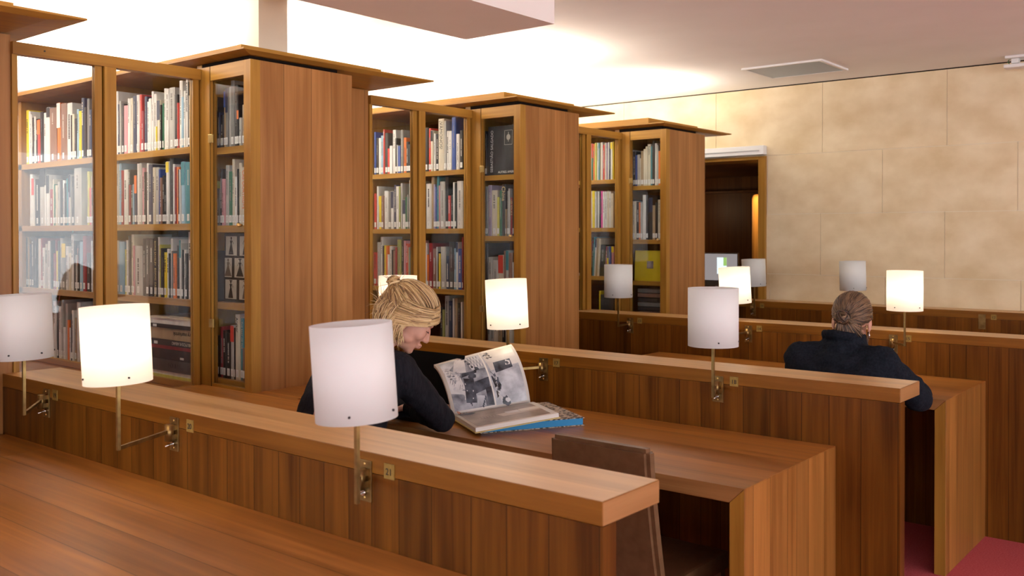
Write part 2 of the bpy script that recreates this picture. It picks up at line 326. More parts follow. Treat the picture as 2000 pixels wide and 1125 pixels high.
# ================================================================ BOOKCASES
SH={0:([1.815,1.487,1.16,.806],[1.798,1.477,1.161,.845]),1:([1.815,1.487,1.16,.806],[1.798,1.477,1.161,.845]),2:([1.805,1.472,1.125,.79],[1.762,1.43,1.115,.80]),3:([1.815,1.483,1.147,.81],[1.763,1.402,1.123,.80])}
BL=['bookcase at the far left edge showing only its planked end','nearest tall glazed bookcase with the widest planked end panel','middle tall glazed bookcase behind the blonde reader','farthest tall glazed bookcase beside the doorway in the stone wall']
CASES=[]
for k,Y in enumerate(TY):
    t=tag(empty('bookcase',(XT,Y,0)),BL[k],'bookcase','glazed bookcases in a row'); CASES.append(t)
    c0,c1=CAPY[k]; c0-=Y; c1-=Y; re={0:.96,1:.94,2:.85,3:.87}[k]; dx=G-XT; FAR=-3.3
    dT=.52 if k<2 else (.535 if k==2 else .532)
    MB().box(-.022,0,0.0455,dT,0,ZT,W_tower).build('side_panel',None,t)
    MB().box(dx,-.022,dT-.02,dT,0,ZT-.01,W_fz).build('return_panel',None,t)
    MB().box(dx-.022,dx,dT,re,0,ZT+.02,W_tower).build('recessed_panel',None,t)
    # door on the narrow front
    d=MB(); d.box(-.045,0,0,.045,0,ZT,W_fz); d.box(dx+.027,dx+.085,0,.03,.8,ZT,W_fz); d.box(dx+.085,-.045,0,.026,ZT-.058,ZT,W_fx); d.box(dx+.085,-.045,0.002,.026,.79,.828,W_fx)
    d.box(dx+.082,dx+.0845,-.001,.03,.8,ZT,M_recess); d=d.build('door',None,t)
    MB().box(dx+.085,-.045,.012,.017,.828,ZT-.058,M_glass).build('pane',None,d)
    zt=SH[k][1]
    for zz in (zt[0]+.035,zt[2]-.085):
        MB().box(dx+.078,dx+.105,-.008,0,zz-.017,zz+.017,M_brassb,.001).build('lock_plate',None,d)
    MB().cap((-.052,-.006,zt[1]+.0),.004,(-.052,-.022,zt[1]),.0085,M_brassb,12).build('knob',None,d)
    # carcass
    MB().box(dx+.0,dx+.027,.0,.03,0,ZT,W_fz).box(dx-.006,dx+.002,.02,.05,0,ZT,M_recess).build('corner_post',None,t)
    MB().box(FAR,dx-.02,.40,.42,0,ZCAP-.021,W_dark).box(dx-.02,-.022,.40,.42,0,ZT,W_dark).build('back_board',None,t)
    MB().box(dx-.02,-.022,.03,.40,ZT-.012,ZT,W_fx).build('top_board',None,t)
    MB().box(FAR,dx,.032,.40,0,SH[k][0][3]-.03,W_fx).build('base',None,t)
    for z in SH[k][0]: MB().box(FAR,dx-.03,.03,.395,z-.028,z,W_fx,).build('shelf',None,t)
    for z in zt: MB().box(dx+.03,-.024,.030,.395,z-.028,z,W_fx).build('shelf',None,t)
    ups=[-.40,-1.19,-2.11] if k<2 else [-.40,-1.225,-2.1]
    for x in ups: MB().box(x-.018,x+.018,.030,.395,SH[k][0][3]-.02,ZCAP-.0205,W_fz).build('divider',None,t)
    # cornice with bevelled underside, shadow gap and upstand
    cap=MB(); xs=(FAR-.1,0.0); zt_,zb_=ZCAP,ZCAP-.007; i=cap.mi(W_cap); j=cap.mi(W_fx)
    T=[(xs[0],c0),(xs[1],c0),(xs[1],c1),(xs[0],c1)]; I=[(xs[0],max(c0+.1,.0)),(-.03,max(c0+.05,.0)),(-.03,re-.02),(xs[0],re-.02)]
    cap.poly([(x,y,zt_) for x,y in T],W_cap); 
    for n in range(4):
        a,b_=T[n],T[(n+1)%4]; cap.poly([(a[0],a[1],zt_),(b_[0],b_[1],zt_),(b_[0],b_[1],zb_),(a[0],a[1],zb_)],W_fx if n in(0,2) else W_fy)
        p,q_=I[n],I[(n+1)%4]; cap.poly([(a[0],a[1],zb_),(b_[0],b_[1],zb_),(q_[0],q_[1],ZCAP-.020),(p[0],p[1],ZCAP-.020)],W_cap)
    cap.poly([(x,y,ZCAP-.020) for x,y in I],W_cap); bmesh.ops.remove_doubles(cap.bm,verts=cap.bm.verts,dist=1e-5); cap.build('cornice',None,t)
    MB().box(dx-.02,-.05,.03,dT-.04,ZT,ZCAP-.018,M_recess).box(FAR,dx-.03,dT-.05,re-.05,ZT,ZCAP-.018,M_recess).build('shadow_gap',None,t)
    u=MB(); a,b_=c0+.12,c1-.16; zu=ZCAP+.052
    u.box(FAR,-.19,a,a+.018,ZCAP,zu,W_fx).box(FAR,-.19,b_-.018,b_,ZCAP,zu,W_fx).box(-.208,-.19,a+.018,b_-.018,ZCAP,zu,W_fy); u.build('upstand',None,t)
# glass screens closing the aisles
SL=['tall two-pane glass screen nearest the camera at upper left','two-pane glass screen between the first and middle bookcases','narrow two-pane glass screen left of the farthest bookcase']
for k in (1,2,3):
    Y=TY[k]; y0=-.75 if k<3 else -.67; t=tag(empty('glass_screen',(G,Y,0)),SL[k-1],'glass screen','glass screens closing the aisles')
    MB().box(-.02,.02,y0,-.001,2.081,2.125,W_fy,.001).build('top_rail',None,t); MB().box(-.02,.02,y0,-.001,.785,.815,W_fy).build('sill',None,t)
    MB().box(-.02,.02,-.415,-.368,.815,2.081,W_fz,.001).build('mullion',None,t)
    MB().box(-.014,.010,-.448,-.421,.815,2.081,W_fz).box(-.02,-.012,-.421,-.415,.815,2.081,M_recess).box(-.014,.010,y0+.001,y0+.02,.815,2.081,W_fz).build('stile',None,t)
    MB().box(-.014,.012,-.034,-.007,.815,2.081,W_fz).box(-.02,-.012,-.007,-.001,.815,2.081,M_recess).build('stile',None,t)
    MB().box(-.003,.002,y0+.02,-.448,.815,2.081,M_glass).build('pane',None,t); MB().box(-.003,.002,-.368,-.034,.815,2.081,M_glass).build('pane',None,t)
    if k==1: MB().tube([(.021,y0+.11,2.105),(.024,y0+.11,2.105)],.003,8,M_ink).build('screw',None,t)
# ================================================================ BOOKS
def book_parts(c,w,h,dep=.20,thin=.0022,hasl=True,lab=None,rng=random):
    """upright book: spine faces -y at y=0, x 0..w, z 0..h"""
    cm=CM[c]; mb=MB(); th=min(thin,w*.22); r=min(.0022,w*.3)
    i=mb.mi(cm)
    pr=[(0,dep),(0,r),(w*.22,-.0012),(w*.78,-.0012),(w,r),(w,dep),(w-th,dep),(w-th,r+.002),(th,r+.002),(th,dep)]
    a=[mb.bm.verts.new((x,y,0)) for x,y in pr]; b=[mb.bm.verts.new((x,y,h)) for x,y in pr]; n=len(pr)
    for k in range(n): mb.bm.faces.new([a[k],a[(k+1)%n],b[(k+1)%n],b[k]])
    for f in ((0,1,8,9),(1,2,3,4,7,8),(4,5,6,7)):
        mb.bm.faces.new([b[k] for k in f]); mb.bm.faces.new([a[k] for k in f][::-1])
    return mb,th,r
def make_book(c,w,h,x,y,z,label,group,cat='book',tilt=0,dep=.20,title=None,sticker=True,rng=random,name='book'):
    w=max(w-.0008,.004)
    mb,th,r=book_parts(c,w,h,dep); o=mb.build(name,CM[c]); o.location=(x,y,z); o.rotation_euler=(0,tilt,0); tag(o,label,cat,group)
    MB().box(th+.0001,w-th-.0001,r+.003,dep-.003,.002,h-.003,M_page).build('pages',None,o)
    if sticker and w>.005:
        sw=min(w*.86,.017); MB().box(w/2-sw/2,w/2+sw/2,-.0019,-.0012,.012,.012+.030,M_sticker).box(w/2-sw*.08,w/2+sw*.03,-.0021,-.0018,.017,.036,M_inkg).build('shelf_mark',None,o)
    if title:
        s,size,col=title; text('title',s,size,col,o,frame((w/2-size*.33,-.0020,h-.012),(0,0,-1),(1,0,0)),'LEFT')
    elif w>.009:
        band=rng.random()
        light=c in 'WCGYyLpOPem'
        mt=(M_inkd if rng.random()<.35 else M_inkg) if light else (M_inkl if rng.random()<.5 else M_inkg)
        mm=MB(); zz=h-.02-rng.random()*.04; bw=w*(.12+.20*rng.random())
        if band<.72:     # broken title strokes on the spine
            L=.05+rng.random()*.35*h; k=0
            while L>0 and zz>.06 and k<22:
                s=.0025+rng.random()*.006; mm.box(w/2-bw/2,w/2+bw/2,-.0017,-.0012,zz-s,zz,mt); g_=.0012+.004*(rng.random()<.15); zz-=s+g_; L-=s+g_; k+=1
            mm.build('title',None,o)
        elif band<.86:
            m2=CM[rng.choice('RKYBNWTO')]; a=.1+.3*rng.random(); mm.box(.0004,w-.0004,-.0016,-.0012,h*(1-a)-.02,h-.002,m2).build('colour_band',None,o)
        else: mm.bm.free()
    return o
M_sticker=simple('sticker_white',(.78,.78,.76),.6); M_inkd=simple('title_dark',(.05,.045,.045),.6); M_inkl=simple('title_pale',(.55,.53,.48),.6); M_inkg=simple('title_grey',(.22,.21,.20),.6); M_inkw=simple('title_white',(.80,.80,.78),.6)
M_inko=simple('title_orange',(.75,.16,.03),.6); M_inkgold=simple('title_gold',(.66,.52,.24),.5)
BOOKS={
 '1a':(2.27,[1.815, 1.487, 1.16, 0.806],['W4277,19,327 N4259,14,238 G4245,14,251 D4231,19,238 P4212,37,227 W4175,23,257 C4152,23,257 N4129,36,264 W4093,23,266 R4070,18,266 r4053,22,190 N4030,22,253 W4008,22,228 W3986,22,240 W3964,17,270 W3947,22,257 Y3927,9,110 C3917,26,226 K3892,13,203 E3879,13,209 W3866,21,274 W3845,21,270 G3824,46,272 D3778,24,238 R3754,12,200 W3741,24,295 L3718,17,222 W3701,16,247 W3685,16,294 K3669,8,283 C3662,20,223', 'G4281,28,300 L4253,19,289 r4234,23,254 W4211,37,256 D4174,14,256 r4160,13,184 D4147,19,182 L4128,9,186 N4119,23,228 W4096,23,279 G4073,22,280 P4051,18,258 K4033,17,238 W4015,22,277 N3993,34,269 C3959,22,256 G3937,30,255 B3907,13,245 M3895,17,207 K3878,17,216 K3861,13,188 W3847,25,276 D3822,33,290 W3789,16,262 r3773,8,250 O3765,21,249 K3745,9,237 W3736,8,237 L3728,28,270 T3700,56,266', 'G4285,24,252 L4261,51,247 y4210,14,211 W4196,24,254 D4172,18,276 C4154,23,281 P4131,13,229 G4118,64,229 K4054,31,262 D4023,40,260 D3983,30,257 D3953,35,264 W3918,12,269 y3906,13,235 D3893,13,219 K3881,13,214 Y3868,25,201 W3843,17,217 K3826,8,197 W3817,17,262 g3801,8,208 O3793,25,197 K3768,25,231 W3743,16,258 G3727,8,242 K3719,8,214 W3711,16,214 K3695,16,198 W3678,31,291', '']),
 '1b':(2.27,[1.815, 1.487, 1.16, 0.806],['Y5235,37,291 W5198,18,283 W5180,18,265 K5162,24,247 W5138,18,250 K5121,18,238 R5103,36,231 K5067,35,269 W5032,35,261 W4997,35,287 M4962,79,279 O4882,39,303 M4843,66,292 W4777,54,289 K4724,11,225 C4713,21,229 D4692,21,205 L4670,21,249 Y4649,31,239 N4617,26,300 K4591,25,252 g4565,20,293 N4545,25,236 K4519,31,308 G4490,21,206 K4469,20,205', 'W5197,30,275 W5167,30,254 K5137,60,248 G5077,65,297 W5013,17,211 W4995,34,264 r4962,40,188 C4921,11,239 E4910,11,213 C4899,22,207 G4876,22,225 K4854,33,234 W4821,22,230 K4799,22,214 T4777,17,237 V4760,16,254 G4744,16,256 D4728,32,245 G4695,126,285 y4569,20,264 R4550,26,183 m4523,30,239 K4494,11,178 W4483,30,235', 'K5251,31,265 m5220,18,268 N5202,24,232 D5177,42,271 K5135,30,263 W5105,47,260 r5058,12,263 W5047,29,212 G5018,29,233 W4988,34,247 K4954,23,250 r4932,34,184 r4897,11,255 Y4887,17,197 D4869,11,250 G4858,28,263 g4830,44,237 W4786,27,222 C4759,27,188 W4731,27,284 K4705,16,250 G4690,22,179 K4668,21,225 L4646,36,246 r4609,36,274 K4574,46,190 W4527,25,249 B4502,21,246 g4481,25,246', 'W4929,34,292 K4896,17,261 W4879,34,267 G4845,17,308 W4830,28,163 G4801,22,284 O4780,22,202 W4759,22,164 K4736,11,238 W4725,21,254 m4704,27,217 W4676,37,297 W4640,37,274']),
 '1c':(2.27,[1.815, 1.487],['G5424,38,240 W5385,38,273 W5348,25,234', 'G5429,32,259 W5397,26,252 R5373,13,145 W5359,32,251']),
 '1t':(2.27,[1.798, 1.477, 1.161, 0.845],['G3504,19,144 D3485,18,114 D3466,19,215 N3448,15,150 K3433,26,138 m3407,19,235 g3388,18,246 G3370,14,248 g3356,26,272 D3331,22,253 K3310,14,149 G3296,17,116 m3278,24,167', 'y3506,41,187 g3465,30,156 K3435,15,236 P3420,22,193 G3398,26,249 E3373,29,222 C3343,17,271 W3326,18,199 K3308,7,230 C3301,21,253 C3280,25,235', 'G3490,15,178 D3474,18,211', 'K3473,33,172 r3440,23,211 K3418,26,197 K3392,33,188 G3359,25,222 K3334,7,213 C3327,32,268 T3295,21,253 M3275,14,134']),  # some spines recoloured grey and dark to imitate shade behind this door
 '2a':(3.957,[1.805, 1.472, 1.125, 0.79],['B4335,13,263 D4322,19,224 W4303,23,223 L4280,22,237 R4258,14,273 D4244,27,250 R4217,18,155 W4199,22,170 W4177,27,264 K4150,13,213 G4137,9,172 B4128,22,165 g4106,22,259 O4084,22,212 K4062,21,186 K4041,22,169', 'R4337,19,219 W4318,18,262 Y4300,23,202 M4277,22,204 W4254,36,232 g4218,27,225 W4191,22,227 N4169,22,266 W4147,27,256 e4120,13,255 G4107,17,273 W4090,26,175 E4064,13,190 g4051,13,204 C4037,21,289', 'R4348,33,204 G4315,27,267 W4287,22,301 D4265,14,245 Y4251,18,248 O4233,13,245 W4220,14,193 W4206,22,243 K4184,14,221 M4170,17,218 r4153,14,237 e4139,35,283 K4104,22,283 P4082,17,277 R4065,22,259 m4043,13,238 T4030,13,238', 'K4340,28,202 W4312,27,219']),
 '2b':(3.957,[1.805, 1.472, 1.125, 0.79],['K3909,34,257 R3875,21,252 C3854,20,238 W3834,17,219 K3817,24,215 C3793,45,302 G3748,16,286 W3732,20,227 W3712,24,225 B3688,32,302 W3656,27,204 K3628,23,222', 'K3910,13,266 W3897,46,263 m3851,21,303 V3831,13,258 B3818,12,243 T3806,17,304 P3790,9,250 G3781,40,271 K3741,24,302 R3717,20,189 K3697,20,195 W3677,12,264 K3665,12,261 W3653,47,269', 'O3911,13,254 W3898,12,263 O3886,13,197 r3873,33,263 M3840,29,230 G3811,12,242 K3799,8,213 Y3791,13,204 G3778,40,243 N3738,24,190 D3714,40,272 L3674,16,235 W3658,16,270 B3642,31,232 r3610,7,299', 'K3788,25,228 e3763,16,215 G3747,33,295 N3715,32,267 W3682,11,283 m3671,24,286 K3647,28,258 W3619,12,265']),
 '2t':(3.957,[1.762, 1.43, 1.115, 0.8],['D3459,19,250 K3440,15,232', 'g3437,22,275 V3415,26,280 C3389,41,251 y3348,15,213 E3333,18,249 D3315,25,282 m3290,7,147 g3282,14,245 G3268,11,258 r3257,18,208 D3239,7,274', 'D3442,23,275 G3419,33,199 G3386,45,182 C3341,36,211 M3305,15,234 G3290,21,237 M3269,29,223 W3240,7,173', 'G3424,23,236 G3401,26,225 C3375,29,244 m3346,30,231 K3316,22,241 G3294,28,225 W3266,33,238']),
 '3b':(5.48,[1.815, 1.483, 1.147, 0.81],['p3797,13,258 W3784,13,258 E3771,13,260 O3758,13,256 y3745,17,262 W3728,13,261 T3715,13,260 m3702,12,260 W3690,13,262 R3677,13,244 C3664,13,257 V3651,13,256 W3638,12,259 N3626,13,216 W3613,17,258 Y3596,8,260', 'R3798,22,256 W3776,9,259 Y3767,21,259 W3746,13,254 g3733,13,258 W3720,13,254 K3707,13,253 p3694,17,256 W3677,17,252 W3660,17,252 C3643,17,255 W3626,17,251 C3609,21,236', 'r3798,17,243 K3781,14,229 T3767,13,272 W3754,13,261 m3741,17,268 C3724,17,261 K3707,43,218 r3664,17,208 Y3647,17,208 B3630,21,208 P3609,21,208', 'Y3707,13,234 D3694,21,209 D3673,21,210 D3652,21,208 D3631,22,208 D3609,21,206']),
 '3t':(5.48,[1.763, 1.402, 1.123],['G3456,21,248 D3435,24,236 B3411,16,210 G3395,20,213 C3375,8,188 m3367,20,236 C3347,16,248 C3331,16,264 C3315,24,277 T3291,12,262 D3279,16,299 W3263,19,281 G3244,12,266 O3232,15,228', 'D3456,12,271 C3444,37,260 D3407,24,256 O3383,12,252 G3371,16,252 W3355,28,324 D3327,16,302 D3311,32,281 m3279,23,229 K3256,16,249 C3240,24,266']),
}

ONE='zero first second third fourth fifth sixth seventh eighth ninth tenth eleventh twelfth thirteenth fourteenth fifteenth sixteenth seventeenth eighteenth nineteenth twentieth'.split()
TEN={2:'twenty',3:'thirty',4:'forty'}
def ordw(n): return ONE[n] if n<=20 else TEN[n//10]+('-'+ONE[n%10] if n%10 else '').replace('-zero','')
WHERE={'1a':'right pane of the nearest glass screen','1b':'left pane of the nearest glass screen','1c':'far-left bay of the nearest glass screen','1t':'glass door of the nearest bookcase',
 '2a':'left pane of the middle glass screen','2b':'right pane of the middle glass screen','2t':'glass door of the middle bookcase','3b':'pane of the farthest glass screen','3t':'glass door of the farthest bookcase'}
ROWN=['top','second','third','lowest']
TITLES={('2b',0,5):('¡VÁMONOS!',.030,M_inkd),('1t',1,10):('CAS OORTHUYS',.021,M_inko),('2t',1,5):('China',.034,M_inkgold),('2t',1,9):('LES SOUILS',.017,M_inkgold),
 ('1t',3,6):('Angkor',.020,M_ink),('1a',2,11):('BORIS SAVELEV  БОРИС САВЕЛЬЕВ',.0165,M_inkgold),('1a',0,28):('R. HAAS  THE KODAK',.013,M_inkd),('2a',2,14):('NINA KATCHA',.015,M_inkw),
 ('1a',1,4):('MAX PAM',.013,M_inkw),('1a',2,16):('J.I. R.BEN.C',.016,M_ink),('3t',0,8):('EL JARDIN',.013,M_ink),('2a',0,4):('MEXICO',.011,M_inkw),('1t',3,7):('THE EAST OF THE',.014,M_inkl),('1b',2,22):('PAUL WOMBELL',.012,M_inko),('2a',2,0):('NEWS AND NEW',.012,M_ink)}
allb=[]; seed=random.Random(7)
for key,(Y,zs,rows) in BOOKS.items():
    for ri,(z,row) in enumerate(zip(zs,rows)):
        toks=row.split(); n=0
        for i,tk in enumerate(toks):
            c=tk[0]; xa,w,h=[int(v) for v in tk[1:].split(',')]; x=-xa/1000; w=max(w,6)/1000; h=max(h,100)/1000
            h=min(h,.300)
            if w>.075: w=.075
            n+=1; area_=w*h/(x*x+Y*Y)
            if (key,ri,i) in TITLES: area_*=9
            allb.append((area_,key,ri,i,n,c,x,w,h,Y,z))
mags=[b for b in allb if b[1]=='3b' and b[2]<3]; bks=[b for b in allb if not (b[1]=='3b' and b[2]<3)]
bks.sort(key=lambda b:-b[0]); indiv=bks[:296]; rest=bks[296:]
for b in mags+indiv:
    a,key,ri,i,n,c,x,w,h,Y,z=b; mag=b in mags
    size='thick' if w>.028 else ('slim' if w<.016 else 'medium'); tall='tall' if h>.262 else ('short' if h<.2 else '')
    lab=f"{size} {tall+' ' if tall else ''}{CN[c]} {'magazine' if mag else 'book'}, {ordw(n)} on the {ROWN[ri]} shelf, {WHERE[key]}"
    if len(lab.split())>16: lab=f"{size} {CN[c]} book, {ordw(n)} on {ROWN[ri]} shelf, {WHERE[key]}"
    til=0
    if key=='3b' and ri==2 and n<9: til=.055
    make_book(c,w,h,x,Y+seed.random()*.006,z+.0003,lab,f"{'magazines' if mag else 'books'} on the {ROWN[ri]} shelf, {WHERE[key]}",'magazine' if mag else 'book',tilt=til,
        dep=.15+.07*seed.random(),title=TITLES.get((key,ri,i)),sticker=not mag and seed.random()<.85,rng=seed,name='magazine' if mag else 'book')
mb=MB()
for b in rest:
    a,key,ri,i,n,c,x,w,h,Y,z=b; w=max(w-.0008,.004); mb.box(x,x+w,Y,Y+.17,z+.0004,z+h,CM[c]); sw=min(w*.86,.017)
    if w>.006: mb.box(x+w/2-sw/2,x+w/2+sw/2,Y-.0007,Y,z+.012,z+.042,M_sticker)
tag(mb.build('slim_books'),'slimmest and smallest spines tucked between the larger books on all shelves','books',None,'stuff')
# face-out albums
def album(name,x0,x1,y,z,h,th,m,label,tilt=.03,ry=0):
    o=MB().box(0,x1-x0,0,th,0,h,m,.0012).build(name,None); o.location=(x0,y,z); o.rotation_euler=(-tilt,ry,0); tag(o,label,'book'); return o
M_albk=noisy('album_black_gloss',(.03,.032,.035),(.09,.095,.10),(14,2,4),.22)
o=album('photo_album',-3.425,-3.172,3.967,1.762,.272,.03,M_albk,'large black photo album facing out on the top shelf of the middle bookcase',.02)
text('title','SEBASTIÃO SALGADO',.0235,M_inkw,o,frame((.012,-.0008,.045),(0,0,1),(-1,0,0)),'LEFT'); o.children[-1].matrix_local=frame((.037,-.0008,.018),(0,0,1),(-1,0,0))
text('subtitle','AUTRES AMERIQUES',.0175,M_inkw,o,frame((.075,-.0008,.012),(1,0,0),(0,0,1)))
mb=MB()
for a in ((.118,.120,.165,.245),(.172,.174,.165,.245),(.118,.174,.165,.167),(.118,.174,.243,.245)): mb.box(a[0],a[1],-.001,0,a[2],a[3],M_inkl)
mb.ell((.146,-.0005,.207),(.014,.0008,.016),M_inkl).box(.144,.148,-.001,0,.182,.235,M_inkl).build('emblem',None,o)
o=album('photo_album',-3.425,-3.172,5.49,1.123,.205,.02,noisy('album_yellow',(.60,.47,.02),(.70,.56,.03),(6,6,6),.35),'yellow photo album facing out with a small photo pasted in its middle',.05)
MB().box(.095,.145,-.0008,0,.085,.135,noisy('small_print',(.12,.10,.11),(.55,.47,.45),(40,1,8),.4)).build('photo',None,o)
# fashion album: a grid of plain dressed figures
M_pap=noisy('album_paper',(.46,.41,.33),(.60,.54,.44),(12,12,12),.4); M_fig=simple('album_figure',(.035,.024,.018),.5); M_fig2=simple('album_figure_brown',(.16,.11,.075),.5)
o=album('photo_album',-3.435,-3.172,2.29,1.161,.285,.035,M_fig,'photo album facing out with rows of dark dressed figures on its cover',.015)
def figure(mb,cx,z0,s,m,hat=0,arm=1,flare=1):
    y=-.0016
    def P(pts): mb.poly([(cx+a*s,y,z0+b*s) for a,b in pts],m)
    P([(-.22*flare,0),(.22*flare,0),(.10,.45),(-.10,.45)]); P([(-.10,.45),(.10,.45),(.055,.56),(-.055,.56)]); P([(-.055,.56),(.055,.56),(.12,.74),(-.12,.74)]); P([(-.03,.74),(.03,.74),(.03,.80),(-.03,.80)])
    mb.ell((cx,y,z0+.86*s),(.065*s,.0004,.085*s),m,u=12,v=8)
    if hat: mb.ell((cx,y,z0+.92*s),(.17*s,.0004,.03*s),m,u=12,v=6)
    P([(.11,.74),(.14,.72),(.22,.58),(.18,.57)]); P([(.22,.58),(.18,.57),(.07,.47),(.08,.50)])
    if arm: P([(-.11,.74),(-.14,.72),(-.22,.58),(-.18,.57)]); P([(-.22,.58),(-.18,.57),(-.07,.47),(-.08,.50)])
mb=MB(); k=0
for r in range(3):
    for c_ in range(3):
        x0=.012+c_*.098-(.035 if r==1 else 0); x1=x0+.078; x0=max(x0,.006); x1=min(x1,.258); z0=.012+r*.090
        if x1-x0<.02: continue
        mb.box(x0,x1,-.001,0,z0,z0+.080,M_pap)
        if x1-x0>.045: figure(mb,(x0+x1)/2,z0+.004,.078,(M_fig,M_fig2)[(r+c_)%2 and r<2],hat=(r==0 or (r==1 and c_==1)),arm=(c_!=0),flare=1.0+.5*(r==1)); 
mb.build('cover_print',None,o)
o=album('photo_album',-3.42,-3.30,3.985,1.115,.135,.03,simple('album_grey',(.30,.29,.28),.4),'grey photo album turned face out low behind the middle bookcase door',.01)
text('title','Shinoyama',.030,M_ink,o,frame((.02,-.001,.128),(0,0,-1),(1,0,0)))
# horizontal pile on the lowest shelf of the nearest case
pile=[('y',.012,.42,'olive green book lying at the very bottom of the pile'),('W',.016,.40,'white book lying second from the bottom of the pile'),('D',.052,.40,'thick charcoal book with faint lettering lying low in the pile'),
 ('K',.022,.40,'black book with a tiny white mark in the pile'),('K',.023,.41,'black book with a white shelf mark lying in the pile'),('r',.016,.41,'dark red and brown book lying in the pile'),('K',.026,.42,'black book with large grey capitals lying under the tan one'),
 ('m',.050,.42,'tan book with upside-down black lettering lying in the pile'),('K',.017,.41,'thin black book lying on top of the tan one'),('W',.024,.44,'thick white book lying near the top of the pile'),('C',.008,.40,'thin cream booklet lying near the top of the pile'),('m',.006,.24,'small brown booklet lying at the very top of the pile')]
z=.8065; X1=-3.565
for i,(c,h,w,lab) in enumerate(pile):
    o=MB().box(-w,0,0,.0025,0,h,CM[c]).box(-w,0,.0025,.24,0,.002,CM[c]).box(-w,0,.0025,.24,h-.002,h,CM[c]).build('book',None); o.location=(X1-.004*(i%3),2.262+.004*(i%2),z)
    tag(o,lab,'book','books lying in a pile on the lowest shelf'); MB().box(-w+.004,-.004,.003,.238,.0021,h-.0021,M_page).build('pages',None,o)
    if i in(4,6,8): MB().box(-.05 if i==4 else -.37,-.02 if i==4 else -.34,-.0008,0,.003,min(h-.003,.016),M_sticker).build('shelf_mark',None,o)
    fr=frame((-.055,-.0008,h*.82),(-1,0,0),(0,0,-1))
    if i==7: text('title','cary markerink',.026,M_ink,o,frame((-.055,-.0008,.037),(-1,0,0),(0,0,-1)))
    if i==6: text('title','NOBUYOSHI ARAKI',.020,M_inkl,o,frame((-.045,-.0008,.020),(-1,0,0),(0,0,-1)))
    if i==2: text('title','H V O I',.030,M_inkd,o,frame((-.15,-.0008,.038),(-1,0,0),(0,0,-1)))
    if i==3: MB().box(-.165,-.135,-.0008,0,.006,.016,M_sticker).build('title',None,o)
    z+=h+.0003
# piles on the lowest shelves of the farthest case
z=.8105
for i in range(6):
    o=MB().box(0,.055,0,.20,0,.0135,CM['G'],.003).build('booklet',None); o.location=(-3.81,5.475,z); z+=.0138
    tag(o,f'pale grey booklet, {["lowest","second","third","fourth","fifth","topmost"][i]} in the small pile behind the farthest glass screen','booklet','pale booklets in a small pile')
z=.8005
for i in range(9):
    o=MB().box(0,.225,0,.20,0,.026,CM['gDgMDgDMg'[i]],.002).build('book',None); o.location=(-3.40,5.49,z); z+=.0305; tag(o,f'dim brownish book, {ordw(i+1)} from the bottom of the flat pile in the farthest bookcase','book','books lying flat in the farthest bookcase')
# ribbons hanging from books
tag(MB().poly([(-4.694,2.262,1.484),(-4.684,2.262,1.484),(-4.678,2.258,1.450),(-4.688,2.258,1.452)],simple('ribbon_green',(.05,.60,.36),.5)).build('bookmark'),'green ribbon hanging over the edge of the second shelf','bookmark')
tag(MB().poly([(-4.826,2.262,1.160),(-4.818,2.262,1.160),(-4.838,2.258,1.095),(-4.842,2.258,1.095)],simple('ribbon_red',(.55,.03,.03),.5)).build('bookmark'),'red ribbon hanging down from the third shelf','bookmark')
